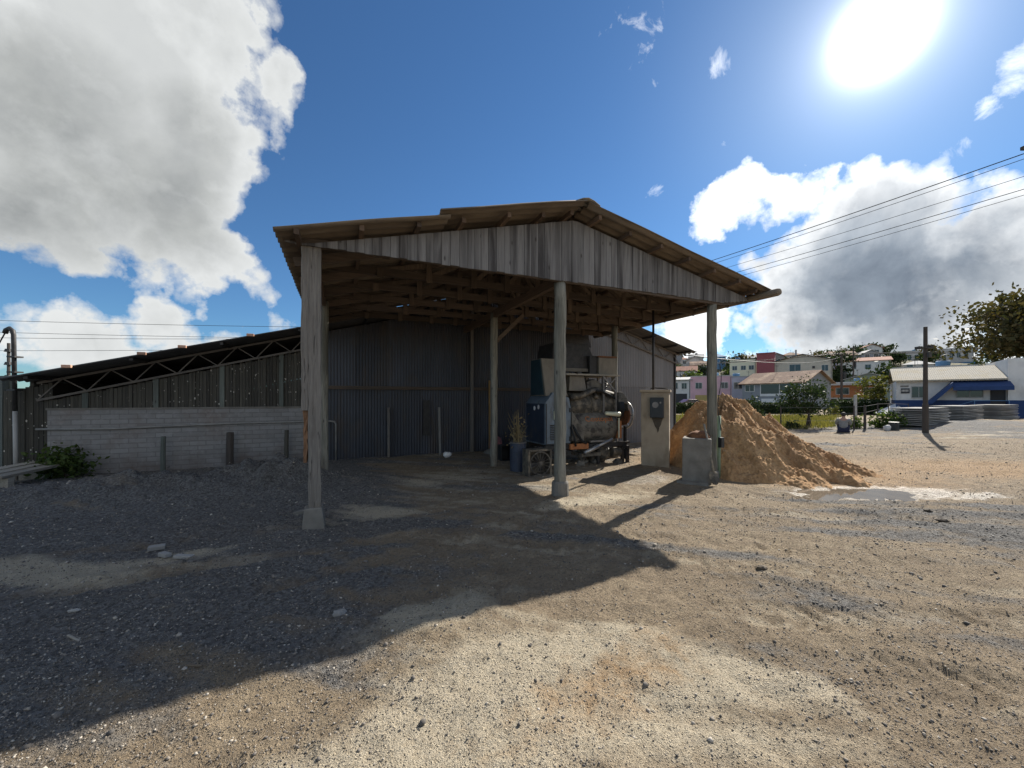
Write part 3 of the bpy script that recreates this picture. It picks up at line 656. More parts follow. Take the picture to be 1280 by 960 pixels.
# ------------------------------------------------------------------ warehouse
wh = thing('warehouse', 'long dark corrugated warehouse with a low gable roof behind the open shed', 'warehouse', (W2[0], W2[1], 0), ANG)
WP, WZ = 4.17, 5.04
def wroof(s): return WZ - .27 * abs(s - WP)
DEPTH = 16
def panel(name, s0, s1, z0, zf, mat, y, pitch=.076, amp=.011, sheet=.86):
    k = int((s1 - s0) / pitch * 6); S = np.linspace(s0, s1, k + 1)
    sh = np.floor((S - s0) / sheet); rv = np.array([random.Random(int(a * 13 + y * 991 + z0 * 77)).random() for a in sh])
    yy = y + amp * np.sin(2 * np.pi * S / pitch) * (1 + .25 * pnoise(S * 1.7, S * 0 + z0)) + .012 * (sh % 2) + .015 * fbm(S * .9, S * 0 + y * 50 + z0 * 3, 1, 3)
    V = []; 
    for si, yv in zip(S, yy): V += [(si, yv, z0), (si, yv + .003, (z0 + zf(si)) / 2), (si, yv, zf(si))]
    Fq = [(3 * i + j, 3 * i + j + 3, 3 * i + j + 4, 3 * i + j + 1) for i in range(k) for j in range(2)]
    return mesh_np(name, V, Fq, mat, wh, np.repeat(rv, 3), True)
top = lambda s: wroof(s) - .09
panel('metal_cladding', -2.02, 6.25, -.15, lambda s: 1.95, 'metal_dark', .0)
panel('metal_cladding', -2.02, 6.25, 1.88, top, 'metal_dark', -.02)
panel('metal_cladding', 6.27, 10.2, -.15, lambda s: 2.1, 'metal_skylit', .0)
panel('metal_cladding', 6.27, 10.2, 2.02, top, 'metal_skylit', -.02)
m = MB(); m.bx(-6.95, -2.05, -.06, .06, -.3, 1.36); m.build('brick_wall', 'brick', wh)
m = MB(); m.bx(-6.97, -2.03, -.075, .075, 1.36, 1.40); m.build('wall_cap', 'concrete', wh)
# slats with open gap over them
m = MB(); s = -7.6
while s < -2.05:
    w = random.uniform(.05, .075); zt = wroof(s) - (.46 if s > -6.9 else .12) + random.uniform(-.025, .02); zb = .25 if s < -6.95 else 1.40
    if zt > zb + .05: m.bx(s, s + w * .9, .0 + random.uniform(-.012, .012), .025, zb, zt)
    s += w
m.build('slat_screen', 'slat', wh)
for s in (-6.45, -5.3, -4.1, -2.9, -2.15):
    m = MB(); m.bx(s, s + .09, -.035, -.005, 1.36, wroof(s) - .42); m.build('screen_post', 'fence_board', wh)
# steel truss in the gap and at the right eave
def wtruss(s0, s1, y, n):
    m = MB(); d = lambda s: wroof(s) - .09
    low = lambda s: wroof(s) - .44
    m.beam((s0, y, d(s0)), (s1, y, d(s1)), .04, .045); m.beam((s0, y, low(s0)), (s1, y, low(s1)), .04, .045)
    for i in range(n):
        a = s0 + (s1 - s0) * i / n; b = s0 + (s1 - s0) * (i + 1) / n
        if i % 2: m.beam((a, y, d(a)), (b, y, low(b)), .022, .022)
        else: m.beam((a, y, low(a)), (b, y, d(b)), .022, .022)
    m.build('roof_truss', 'truss_steel', wh)
wtruss(-7.1, -1.9, -.055, 14)
wtruss(6.6, 10.4, -.09, 10)
for yy in (4, 8, 12): wtruss(-7.1, 4.1, yy, 28); wtruss(4.2, 10.4, yy, 16)
def wsheet(s0, s1):
    o = corr('roof_sheet', s0, s1, -.8, DEPTH, 0, 'roof_metal', wh, wroof, .2, .018, ns=3); o.modifiers['thick'].thickness = .02
wsheet(-7.25, 4.15); wsheet(4.2, 10.55)
for s in (-6.9, -5.4, -3.9, -2.4, -.9, .6, 2.1, 3.6, 5.1, 6.6, 7.6, 8.6, 9.6, 10.3):
    m = MB(); m.bx(s - .03, s + .03, -.75, DEPTH - .1, wroof(s) - .085, wroof(s) - .025); m.build('purlin', 'dark_steel', wh)
for i in range(17):
    m = MB(); m.bx(10.56, 10.6, -.76 + i * .5, -.70 + i * .5, wroof(10.56) - .09, wroof(10.56) - .03); m.build('eave_hook', 'dark_steel', wh)
m = MB(); m.bx(-7.3, 10.2, DEPTH - .4, DEPTH - .3, -.3, 2.0); m.prism([(-7.2, 1.99), (10.2, 1.99), (10.2, wroof(10.2) - .1), (WP, WZ - .1), (-7.2, wroof(-7.2) - .1)], 'y', DEPTH - .39, DEPTH - .31); m.build('rear_wall', 'metal_dark', wh)
m = MB(); m.bx(10.2, 10.26, .02, DEPTH - .4, -.3, wroof(10.26) - .1); m.build('side_wall', 'metal_skylit', wh)
m = MB(); m.bx(-7.24, -7.18, .02, DEPTH - .4, -.3, wroof(-7.2) - .03); m.build('side_wall', 'slat', wh)
m = MB(); m.beam((10.27, -.02, -.1), (10.27, -.02, wroof(10.27) - .05), .06, .06); m.build('corner_post', 'dark_steel', wh)
for s, w, zt in ((2.0, .09, 4.2), (-.35, .05, 1.35)):
    m = MB(); m.bx(s, s + w, -.12, -.04, -.1, zt); m.build('wall_stud', 'grey_post', wh)
m = MB(); m.bx(-1.9, 6.2, -.075, -.035, 1.84, 1.93); m.build('wall_rail', 'truss_x', wh)
m = MB(); m.bx(.62, .8, -.05, -.02, .55, 1.55); m.build('patch_sheet', 'dark_steel', wh)
m = MB(); m.prism([(5.35, 3.25), (6.35, 3.35), (6.05, 4.3), (5.35, 4.3)], 'y', -.06, -.03); m.build('dark_opening', 'dark_steel', wh)
for s in (-6.3, -5.2, -3.35, -4.55):
    m = MB(); m.box((s, -.84, wroof(s) + .0), (.14, .06, .06)); m.build('lamp_box', 'lamp', wh, False, .01)
m = MB(); m.tube([(-7.1, -.09, .98), (-6, -.09, .955), (-4, -.085, 1.01), (-2.2, -.085, 1.02), (-1.75, -.13, 1.02), (-1.66, -.13, 1.0), (-1.63, -.13, .94), (-1.63, -.13, -.1)], .022, 8)
tag(m.build('pipe', 'pipe', None, True), 'long grey water pipe along the brick wall, bent down at its right end', 'pipe').matrix_world = wh.matrix_basis
for i, (s, h, r_, mt, lab) in enumerate(((-5.05, .72, .045, 'fence_board', 'leftmost of three short posts against the brick wall, thin and grey'), (-3.85, .76, .075, 'pole_dark', 'darkest and thickest of three short posts against the brick wall'), (-2.72, .78, .05, 'slat', 'rightmost of three short posts against the brick wall, brown'))):
    m = MB(); m.tube([(0, 0, -.2), (0, 0, h * .5), (.01, 0, h)], [r_, r_, r_ * .95], 8); o = m.build('short_post', mt)
    x, y = W2 + U2 * s + D2 * -.28; o.location = (x, y, gz(x, y) + .05); tag(o, lab, 'post', 'short posts along the brick wall')

# ochre board, sack, heap and white lump at the rear wall
def wl(s, t): p = W2 + U2 * s + D2 * t; return float(p[0]), float(p[1])
m = MB(); m.box((0, 0, 1.05), (.26, .05, 2.1)); o = m.build('board', 'yellow_board', None, False, .004); x, y = wl(2.62, -.35); o.location = (x, y, .05); o.rotation_euler = (R(-6), R(2), ANG); tag(o, 'tall ochre board leaning upright against the dark corrugated wall', 'board')
m = MB(); m.ball((0, 0, .2), (.2, .16, .3), 12, 8, jit=.1); o = m.build('sack', 'red_sack', None, True); x, y = wl(2.6, -.62); o.location = (x, y, .02); tag(o, 'faded red sack slumped at the foot of the ochre board', 'sack')
m = MB(); m.ball((0, 0, .0), (.55, .35, .22), 18, 8, jit=.1); o = m.build('dirt_heap', 'tank', None, True); x, y = wl(2.75, -.75); o.location = (x, y, .0); tag(o, 'low brown dirt heap under the red sack by the wall', 'heap')
m = MB(); m.ball((0, 0, .3), (.42, .3, .42), 14, 9, jit=.12); o = m.build('rubble_heap', 'tank', None, True); x, y = wl(3.5, -.55); o.location = (x, y, .0); tag(o, 'grey rubble heap behind the round rear post', 'heap')
m = MB(); m.ball((0, 0, .05), (.12, .08, .09), 9, 6, jit=.2); o = m.build('bag', 'white_bag', None, True); x, y = wl(1.1, -.85); o.location = (x, y, .03); tag(o, 'small crumpled white bag on the shed floor near the dark wall', 'bag')
m = MB(); m.bx(-.03, .03, -.02, .02, -.1, 1.35); o = m.build('stake', 'pipe'); x, y = wl(1.05, -.25); o.location = (x, y, 0); o.rotation_euler = (R(-5), 0, ANG); tag(o, 'thin pale stake standing against the dark corrugated wall', 'stake')

# ------------------------------------------------------------------ mixing machine
mx = thing('mixing_machine', 'old greasy mixing machine with blue cabinet, drum and flywheel under the shed', 'machine', (.75, 8.6, 0), ANG)
m = MB(); m.prism([(0, .54), (.66, .54), (.68, 1.35), (.62, 1.62), (.2, 1.74), (.0, 1.5)], 'y', 0, 1.0)
cab = m.build('cabinet', 'blue_paint', mx, False, .015)
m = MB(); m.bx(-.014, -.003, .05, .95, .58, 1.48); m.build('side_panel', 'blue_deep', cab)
m = MB(); m.bx(.2, .34, -.05, -.003, 1.12, 1.32); m.build('gauge_box', 'cream', cab, False, .012)
m = MB()
for i in range(9): m.bx(.12, .46, -.022, -.004, .66 + i * .04, .68 + i * .04)
m.build('vent_slats', 'dark_steel', cab)
for yy, zz in ((.3, 1.40), (.5, 1.37)):
    m = MB(); m.ball((-.02, yy, zz), (.012, .05, .055), 8, 6); m.build('sticker', 'white_bag', cab)
m = MB(); m.frustum((.05, .64, .08, .8), (.0, .40, .2, .7), 1.66, 2.52); hd = m.build('hood', 'beige_sheet', mx, False, .01)
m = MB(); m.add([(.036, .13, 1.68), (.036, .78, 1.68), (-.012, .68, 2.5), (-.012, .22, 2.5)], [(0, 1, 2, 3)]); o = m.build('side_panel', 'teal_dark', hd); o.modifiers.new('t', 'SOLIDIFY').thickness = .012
m = MB(); m.frustum((.42, 1.78, .45, 1.3), (.5, 1.5, .5, 1.25), 2.32, 2.95); hp = m.build('hopper', 'dark_steel', mx, False, .012)
m = MB(); m.bx(.65, 1.7, .42, .448, 2.26, 2.34); m.build('hopper_lip', 'beige_sheet', hp)
m = MB(); m.bx(.62, 2.2, .12, 1.0, 2.15, 2.19); m.build('platform', 'plank_x', mx)
m = MB()
for x in (1.72, 2.1):
    for y in (.18, .9): m.beam((x, y, .5), (x, y, 2.15), .05, .05)
m.beam((1.72, .18, 1.75), (2.1, .18, 2.12), .03, .03); m.beam((2.1, .16, 1.75), (1.72, .16, 2.12), .03, .03); m.build('platform_frame', 'steel', mx)
m = MB()
for i in range(60):
    pass
m.tube([(1.86 + .045 * math.cos(i * .7), .3 + .045 * math.sin(i * .7), 1.72 + i * .007) for i in range(60)], .01, 5); m.build('coil_spring', 'dark_steel', mx)
m = MB(); m.bx(1.68, 2.2, .3, .8, 2.19, 2.62); o = m.build('motor_box', 'beige_sheet', mx, False, .012)
m = MB(); m.bx(1.44, 1.66, .35, .7, 2.19, 2.66); m.build('switch_cabinet', 'dark_steel', mx, False, .01)
m = MB(); m.bx(1.66, 2.22, .28, .82, 2.623, 2.66); m.build('lid', 'rust', o)
# drum
def barrel(m, x0, x1, cy, cz, r, n=26):
    k = 8; m.tube([(x0 + .001, cy, cz)] + [(x0 + (x1 - x0) * i / k, cy, cz) for i in range(k + 1)] + [(x1 - .001, cy, cz)], [r * .82] + [r * (1 + .03 * math.sin(math.pi * i / k) + random.uniform(-.01, .01)) for i in range(k + 1)] + [r * .82], n)
m = MB(); barrel(m, .72, 2.12, .55, 1.42, .37); dr = m.build('drum', 'grease', mx, True)
m = MB(); 
for x in (.78, 1.4, 2.06): m.torus((x, .55, 1.42), .385, .018, 'x', 30, 6)
m.build('drum_band', 'grease', dr, True)
m = MB(); barrel(m, .75, 2.05, .42, .9, .40); tk = m.build('tank', 'tank', mx, True)
m = MB(); m.bx(1.2, 1.75, -.03, .05, .56, .60); m.build('tank_ledge', 'steel', tk)
m = MB(); m.tube([(.72, .1, 1.62), (1.0, .05, 1.66), (1.25, .12, 1.76), (1.5, .2, 1.82), (1.8, .25, 1.76), (2.1, .3, 1.7)], [.07, .075, .07, .065, .06, .06], 10); m.build('hose', 'grease', mx, True)
m = MB(); m.tube([(1.3, .2, 1.8), (1.6, .1, 1.78), (1.9, .15, 1.68), (2.15, .2, 1.58)], .03, 8); m.build('hose', 'rubber', mx, True)
m = MB(); m.tube([(1.62, -.02, 1.24), (1.64, -.02, 1.24), (2.0, -.03, 1.215), (2.05, -.03, 1.212), (2.07, -.03, 1.21)], [.02, .045, .062, .055, .03], 14); m.build('roller', 'cream', mx, True)
m = MB(); m.tube([(2.13, .4, 1.36), (2.15, .4, 1.36), (2.29, .4, 1.36), (2.31, .4, 1.36)], [.30, .34, .34, .30], 28); m.build('belt_wheel', 'rubber', mx, False, .01)
m = MB(); m.torus((2.5, .35, 1.18), .35, .025, 'x', 36, 8); fw = m.build('flywheel', 'ring', mx, True)
m = MB(); m.cyl((2.46, .35, 1.18), (2.49, .35, 1.18), .27, n=28); m.build('flywheel_disc', 'rust', fw)
m = MB(); m.cyl((2.3, .35, 1.18), (2.6, .35, 1.18), .05, n=12); m.build('axle', 'dark_steel', fw)
m = MB()
for i in range(6):
    a = i * math.pi / 3; m.beam((2.5, .35, 1.18), (2.5, .35 + .34 * math.cos(a), 1.18 + .34 * math.sin(a)), .02, .04)
m.build('spokes', 'ring', fw)
m = MB(); m.bx(2.04, 2.12, -.02, .1, .62, 1.05); m.build('orange_bracket', 'orange', mx)
m = MB(); m.bx(2.02, 2.05, -.035, -.01, .64, 1.12); m.build('cream_rod', 'cream', mx)
m = MB(); m.bx(.62, 1.12, -.06, .05, .42, .55); m.build('orange_beam', 'orange', mx, False, .008)
m = MB(); m.bx(-.02, 2.3, .0, .1, .43, .53); m.bx(-.02, 2.3, .8, .9, .43, .53)
for x in (.02, .75, 1.5, 2.25): m.bx(x - .04, x + .04, -.01, .95, .37, .43)
m.build('chassis', 'dark_steel', mx)
for x, y in ((.1, .1), (.1, .85), (1.5, .1), (2.2, .05), (2.2, .85), (2.33, .02)):
    m = MB(); m.bx(x - .035, x + .035, y - .035, y + .035, -.15, .43); m.build('leg', 'dark_steel', mx)
m = MB(); m.ball((1.75, .3, .25), (.25, .2, .2), 12, 8, jit=.08); m.bx(1.4, 1.6, .2, .45, .02, .45); m.cyl((1.9, .1, .28), (2.15, .1, .28), .11); m.build('gearbox', 'grease', mx, False)
m = MB(); m.cyl((1.2, .3, .47), (1.2, .35, .1), .16, .08); m.bx(1.0, 1.55, .05, .5, .22, .3); m.build('discharge_chute', 'tank', mx)
m = MB(); m.tube([(.7, .0, 1.0), (.78, -.08, .8), (.9, -.1, .62), (1.05, -.05, .55)], .03, 8); m.tube([(.66, .0, .95), (.7, -.1, .7), (.75, -.08, .5)], .022, 8); m.build('cable_loom', 'rubber', mx, True)
m = MB(); m.bx(2.24, 2.5, .12, .2, .47, .52); m.bx(2.36, 2.4, .12, .2, .52, .9); m.tube([(2.3, .05, .2), (2.3, .05, .9)], .02, 8); m.bx(2.26, 2.36, -.02, .12, .1, .34); m.build('jack', 'dark_steel', mx)
def mpart(name, mat, fn, smooth=False, bev=0):
    m = MB(); fn(m); return m.build(name, mat, mx, smooth, bev)
for x, r_ in ((.95, .03), (1.12, .022), (1.3, .035)): mpart('riser_pipe', 'tank', lambda m: m.tube([(x, .75, 1.6), (x, .75, 2.6), (x + .1, .75, 2.75), (x + .3, .8, 2.78)], r_, 8), True)
mpart('dust_box', 'beige_sheet', lambda m: m.frustum((.75, 1.25, .2, .8), (.8, 1.2, .25, .75), 1.78, 2.14), False, .01)
mpart('gear_cover', 'tank', lambda m: m.prism([(1.3, 1.8), (1.75, 1.75), (1.7, 1.98), (1.5, 2.08), (1.3, 2.0)], 'y', .25, .5), False, .01)
mpart('guard_plate', 'tank', lambda m: m.prism([(.68, .62), (1.02, .58), (.98, .9), (.72, 1.25), (.68, 1.3)], 'y', -.03, .0))
mpart('ram', 'ring', lambda m: (m.cyl((1.15, -.06, .38), (1.8, -.06, .62), .035), m.cyl((1.0, -.06, .325), (1.4, -.06, .47), .05)), True)
mpart('feed_pipe', 'grease', lambda m: m.tube([(2.1, .5, 1.9), (2.0, .4, 1.95), (1.7, .35, 1.9), (1.55, .3, 1.7), (1.5, .15, 1.62)], .05, 10), True)
mpart('belt_guard', 'tank', lambda m: m.prism([(2.14, 1.5), (2.4, 1.46), (2.46, 1.28), (2.4, 1.62), (2.25, 1.76), (2.14, 1.76)], 'y', .1, .6), False, .01)
for i in range(7): mpart('drum_bolt', 'ring', lambda m: m.cyl((.70, .55 - .3 * math.cos(i * .5), 1.42 + .3 * math.sin(i * .5)), (.725, .55 - .3 * math.cos(i * .5), 1.42 + .3 * math.sin(i * .5)), .02, n=6))
for z in (.62, 1.28): mpart('cabinet_hinge', 'dark_steel', lambda m: m.bx(.62, .67, -.02, -.002, z, z + .1))
mpart('cabinet_trim', 'dark_steel', lambda m: (m.bx(.0, .66, -.008, -.001, .55, .575), m.bx(.01, .03, -.012, -.001, .58, 1.48)))
mpart('rubble', 'tank', lambda m: [m.ball((1.0 + .25 * i + random.uniform(-.05, .05), .1 + random.uniform(-.1, .3), .05), (.12, .1, .08), 8, 6, jit=.2) for i in range(5)])
# lettering on the tank
cu = bpy.data.curves.new('lettering', 'FONT'); cu.body = 'Costopal'; cu.size = .21; cu.extrude = .004; cu.align_x = 'CENTER'
to = bpy.data.objects.new('tmp_text', cu); COL.objects.link(to)
dg = bpy.context.evaluated_depsgraph_get(); me = bpy.data.meshes.new_from_object(to.evaluated_get(dg)); bpy.data.objects.remove(to)
for v in me.vertices:
    x, y, z = v.co; a = (y + .1) / .41          # wrap round the tank
    rr = .418 + z; v.co = (1.5 + x * 1.05, .42 - rr * math.cos(.25 + a * .9 - .1), .90 + rr * math.sin(.25 + a * .9 - .1))
at_ = me.attributes.new('rnd', 'FLOAT', 'POINT'); at_.data.foreach_set('value', [.8] * len(me.vertices)); me.materials.append(MT['orange'])
o = bpy.data.objects.new('lettering', me); COL.objects.link(o); o.parent = tk

# fan housing on the ground
fn = thing('fan', 'square rusty fan housing with a round wire grille, on the ground before the blue cabinet', 'fan', (.52, 7.95, gz(.52, 7.95)), ANG)
m = MB()
for (a, b, c, d) in ((-.27, .27, -.02, .02), (-.27, .27, .5, .54), (-.27, -.23, .02, .5), (.23, .27, .02, .5)): m.bx(a, b, -.14, .14, c, d)
m.bx(-.25, .25, .1, .13, .0, .52); m.build('housing', 'grease', fn)
m = MB()
for r_ in (.235, .225): m.torus((0, -.15, .26), r_, .007, 'y', 32, 6)
for i in range(16):
    a = i * math.pi / 8; m.tube([(0.03 * math.cos(a), -.15, .26 + .03 * math.sin(a)), (.235 * math.cos(a), -.15, .26 + .235 * math.sin(a))], .0045, 5)
m.cyl((0, -.165, .26), (0, -.14, .26), .04); m.build('grille', 'tank', fn)
fn.scale = (1, 1, 1)
m = MB()
for i in range(4):
    a = i * math.pi / 2 + .4; m.box((.1 * math.cos(a), -.02, .26 + .1 * math.sin(a)), (.18, .015, .08), Matrix.Rotation(-a, 3, 'Y') @ Matrix.Rotation(.5, 3, 'X'))
m.build('blades', 'dark_steel', fn)
# drums
def drum(loc, r, h, mat, label, rim=True):
    t = thing('drum', label, 'drum', loc, random.random())
    m = MB(); n = 24; m.tube([(0, 0, -.05), (0, 0, h * .33), (0, 0, h * .335), (0, 0, h * .345), (0, 0, h * .66), (0, 0, h * .665), (0, 0, h * .675), (0, 0, h), (0, 0, h - .02), (0, 0, h - .25)], [r, r, r * 1.03, r, r, r * 1.03, r, r, r * .95, r * .93], n, True); m.build('body', mat, t, False)
    m = MB(); m.torus((0, 0, h), r, .014, 'z', 28, 6); m.build('rim', 'steel', t, True); return t
x, y = .13, 8.45; drum((x, y, gz(x, y)), .175, .62, 'bucket', 'dark blue open drum with stalks rising from it, left of the blue cabinet')
bt = thing('dry_stalks', 'dry brown stalks standing in the dark blue drum', 'stalks', (x, y, gz(x, y) + .4))
m = MB()
for i in range(26):
    a = random.uniform(0, 6.28); r0 = random.uniform(0, .12); r1 = random.uniform(.02, .28); h = random.uniform(.4, .95)
    m.tube([(r0 * math.cos(a), r0 * math.sin(a), 0), (r0 * math.cos(a), r0 * math.sin(a), h * .5), (r1 * math.cos(a), r1 * math.sin(a), h)], [.008, .007, .003], 4)
m.build('stems', 'dry', bt)
P = RNG.normal(size=(90, 3)) * [.12, .12, .2] + [0, 0, .4]; V, Fq, rn = leaves(P, .035); mesh_np('leaves', V, Fq, 'dry', bt, rn)
x, y = -.18, 9.9
ct = thing('crate', 'black plastic crate on its side between the rear post and the blue drum', 'crate', (x, y, gz(x, y)), ANG)
m = MB()
for (a, b, c, d) in ((-.16, .16, 0, .02), (-.16, .16, .38, .4), (-.16, -.14, .02, .38), (.14, .16, .02, .38)): m.bx(a, b, -.15, .15, c, d)
m.bx(-.14, .14, .12, .14, .02, .38); m.build('shell', 'rubber', ct)
m = MB(); m.bx(.163, .185, -.15, .12, .0, .42); m.build('pale_edge', 'cream', ct)

# control pillar
x, y = 3.42, 9.15
pc = thing('control_pillar', 'tan plastered pillar carrying a black switch box, left of the sand pile', 'pillar', (x, y, 0), R(-25))
m = MB(); rough_prism(m, .62, .36, -.15, 1.74, 0, 0, 12, .004); m.build('shaft', 'concrete_warm', pc, False, .015)
m = MB(); m.bx(-.34, .34, -.21, .21, 1.74, 1.80); m.build('cap', 'concrete_warm', pc, False, .01)
m = MB(); m.bx(-.10, .20, -.31, -.19, 1.15, 1.62); sb = m.build('switch_box', 'elec', pc, False, .012)
m = MB(); m.cyl((.02, -.33, 1.45), (.02, -.311, 1.45), .07, n=18); m.cyl((.13, -.33, 1.5), (.13, -.311, 1.5), .02, n=10); m.build('dial', 'steel', sb)
m = MB(); m.prism([(-.07, 1.145), (.18, 1.145), (.15, 1.06), (.13, .98), (.10, .93), (.085, .84), (.06, .80), (.045, .88), (.0, .95), (-.03, 1.04)], 'y', -.193, -.187); m.build('soot_mark', 'soot', pc)
m = MB(); m.tube([(-.05, -.0, 1.75), (-.05, 0, 3.7)], .028, 10); m.build('conduit', 'dark_steel', pc, True)
m = MB(); m.tube([(-.12, 0, 1.82), (-.05, .02, 1.86), (.05, .0, 1.84), (.2, -.05, 1.83), (.28, -.1, 1.81)], .014, 6); m.build('cable', 'cable', pc)

# concrete block with stones, shovel
x, y = 3.6, 7.47
cb = thing('concrete_block', 'squat grey concrete bin at the foot of the right front post', 'bin', (x, y, 0), R(-28))
m = MB(); rough_prism(m, .5, .5, -.15, .84, 0, 0, 8, .005); m.build('walls', 'concrete', cb, False, .014)
m = MB(); m.ball((0.03, .05, .84), (.21, .19, .13), 14, 8, jit=.12); m.build('sand_fill', None or 'rust', cb, True)
m = MB(); m.bx(-.33, .2, -.42, -.27, -.1, .04); m.build('foot_slab', 'concrete', cb)
sh = thing('shovel', 'shovel with a worn wooden handle leaning on the concrete bin', 'shovel')
p0 = at(880, 530, 7.3); p1 = at(892, 590, 7.08)
m = MB(); m.tube([p0, p0.lerp(p1, .5) + Vector((.01, 0, 0)), p1], [.019, .018, .02], 8); m.build('handle', 'plank_x', sh, True)
d = (p1 - p0).normalized(); sd = Vector((1, 0, 0)); e = p1 + d * .24
m = MB()
vs = []
for f, w in ((0, .05), (.2, .085), (.75, .085), (1, .04)):
    c = p1.lerp(e, f)
    for k in (-1, 0, 1): vs.append(c + sd * w * k + Vector((0, .03 if k else 0.0, .01)))
m.add(vs, [(i * 3 + j, i * 3 + j + 1, i * 3 + j + 4, i * 3 + j + 3) for i in range(3) for j in range(2)]); o = m.build('blade', 'grease', sh); o.modifiers.new('t', 'SOLIDIFY').thickness = .004

# ------------------------------------------------------------------ sand pile
def sand_pile():
    cx, cy = 5.72, 9.3
    n = 420; X, Y = np.meshgrid(np.linspace(-2.9, 3.9, n), np.linspace(-2.7, 3.0, int(n * .85))); x, y = X.ravel(), Y.ravel()
    ax = np.clip(x, -.35, .35)
    x = np.where(x > 0, x * 1.36, x)
    wx = x + .22 * fbm(x, y, .8, 3); wy = y + .22 * fbm(x + 5, y, .8, 3)
    def cone(px, py, h, sl, sx=1, sy=1):
        return h - sl * np.sqrt(((wx - px) * sx) ** 2 + ((wy - py) * sy) ** 2 + .015)
    h = cone(-.45, .35, 1.74, .70, .97, 1.02)
    h = np.maximum(h, cone(.55, .0, 1.12, .62)); h = np.maximum(h, cone(1.5, -.35, .62, .5)); h = np.maximum(h, cone(-1.5, -.2, .55, .5)); h = np.maximum(h, cone(-.75, -1.15, .45, .5)); h = np.maximum(h, cone(.4, -1.35, .3, .42)); h = np.maximum(h, cone(-.2, -1.75, .3, .4)); h = np.maximum(h, cone(.95, -1.6, .26, .36)); h = np.maximum(h, cone(1.9, -1.1, .24, .3))
    ang = np.arctan2(wy - .35, wx + .45); rad = np.sqrt((wx + .45) ** 2 + (wy - .35) ** 2)
    rill = pnoise(ang * 4.5 + 3, rad * .55) * .2 + pnoise(ang * 15, rad * 1.3) * .05
    steps = fbm(x, y, 2.2, 4, .6) * .10 + np.abs(fbm(x + 3, y, 6, 3, .6)) * .06 - .012 * pnoise(x * 22, y * 22)
    h = h - .9 * sst(-1.35, -2.5, x) - .25 * sst(-.9, -1.6, x) * sst(-1.6, -.6, y)
    body = sst(-.02, .35, h)
    h = h + rill * body * sst(0, .5, rad) + steps * sst(-.15, .2, h) 
    clod = np.abs(fbm(x * 1.0, y * 1.0 + 9, 9.0, 4, .62)); h = h + body * (.055 * clod * (.5 + sst(-.2, .3, fbm(x, y + 3, .9, 2)))) - .012 * body * np.abs(pnoise(x * 34, y * 34))
    h = h - .06 * (1 - body)
    z = np.where(h > -.3, h, -.3) 
    z = np.maximum(z, -.25) + H(x + cx, y + cy) * .7
    x = X.ravel(); V = np.stack([x, y, z], 1); w = X.shape[1]; hgt = X.shape[0]
    ii = (np.arange(hgt - 1)[:, None] * w + np.arange(w - 1)[None]).ravel(); Fq = np.stack([ii, ii + 1, ii + w + 1, ii + w], 1)
    zz = z[Fq].max(1); Fq = Fq[zz > -.13]
    nt = NT('damp_sand'); v = nt.coord((1, 1, 1)); a = nt.noise(v, 2.2, 6, .62, .4); b = nt.noise(v, 22, 6, .7); c = nt.noise(v, 120, 3, .7)
    col = nt.mix(nt.map(a, .35, .65), (.52, .325, .165), (.36, .205, .095)); col = nt.mix(nt.map(b, .48, .68, 0, .8), col, (.20, .11, .055))
    col = nt.mix(nt.map(nt.noise(v, 1.1, 5, .65, .5), .52, .66, 0, .75), col, (.235, .135, .07))
    col = nt.mix(nt.map(c, .55, .75, 0, .35), col, (.56, .42, .27))
    m = nt.out(col, .95, 0, nt.bump(nt.math('ADD', b, nt.math('MULTIPLY', c, .4)), .7, .03), .2)
    o = mesh_np('sand_pile', V, Fq, m, None, None, True); o.location = (cx, cy, 0); tag(o, 'big heap of orange brown sand with rain rills, beside the right front post', 'sand pile')
sand_pile()

# debris things in the yard
def lump(name, label, cat, px, py, size, mat, group=None, rz=0):
    x, y = gpx(px, py); m = MB(); m.ball((0, 0, 0), size, 8, 6, jit=.22); o = m.build(name, mat, None, False); o.location = (x, y, gz(x, y) + size[2] * .5); o.rotation_euler = (0, 0, rz)
    return tag(o, label, cat, group)
def bit(name, label, cat, px, py, size, mat, rz, group=None):
    x, y = gpx(px, py); m = MB(); m.box((0, 0, 0), size); o = m.build(name, mat, None, False, .004); o.location = (x, y, gz(x, y) + size[2] * .6); o.rotation_euler = (random.uniform(-.1, .1), random.uniform(-.12, .12), rz)
    return tag(o, label, cat, group)
bit('stick', 'pale bent stick on the dark dirt at the lower left', 'stick', 92, 800, (.16, .014, .014), 'plank_x', -.4)
bit('concrete_chip', 'flat pale concrete chip left of the shed post', 'chip', 230, 695, (.16, .07, .03), 'slab', .1)
bit('concrete_chip', 'upper of two white mortar chips lying close together on the left dirt', 'chip', 196, 684, (.14, .08, .04), 'slab', .6)
bit('concrete_chip', 'white mortar chip with a ragged edge, just below its twin on the left dirt', 'chip', 206, 693, (.11, .06, .04), 'slab', -.3)
bit('broken_slab', 'flat broken slab touching the left front post footing', 'slab', 378, 642, (.2, .12, .04), 'concrete', .2)
lump('stone', 'pale stone on the gravel heap near the brick wall', 'stone', 357, 590, (.06, .05, .04), 'slab')
lump('stone', 'grey white stone in the middle of the shadowed dirt', 'stone', 424, 771, (.05, .035, .025), 'slab', None, .5)
lump('stone', 'small white pebble in the shadow near the left foreground', 'stone', 92, 765, (.04, .02, .015), 'slab', None, .3)
lump('mud_clod', 'dark mud clod at the edge of the tyre track', 'clod', 952, 712, (.05, .035, .018), 'soot', None, .2)
lump('mud_clod', 'dark mud clod just right of the puddle tail', 'clod', 1160, 640, (.06, .04, .025), 'soot', None, .1)
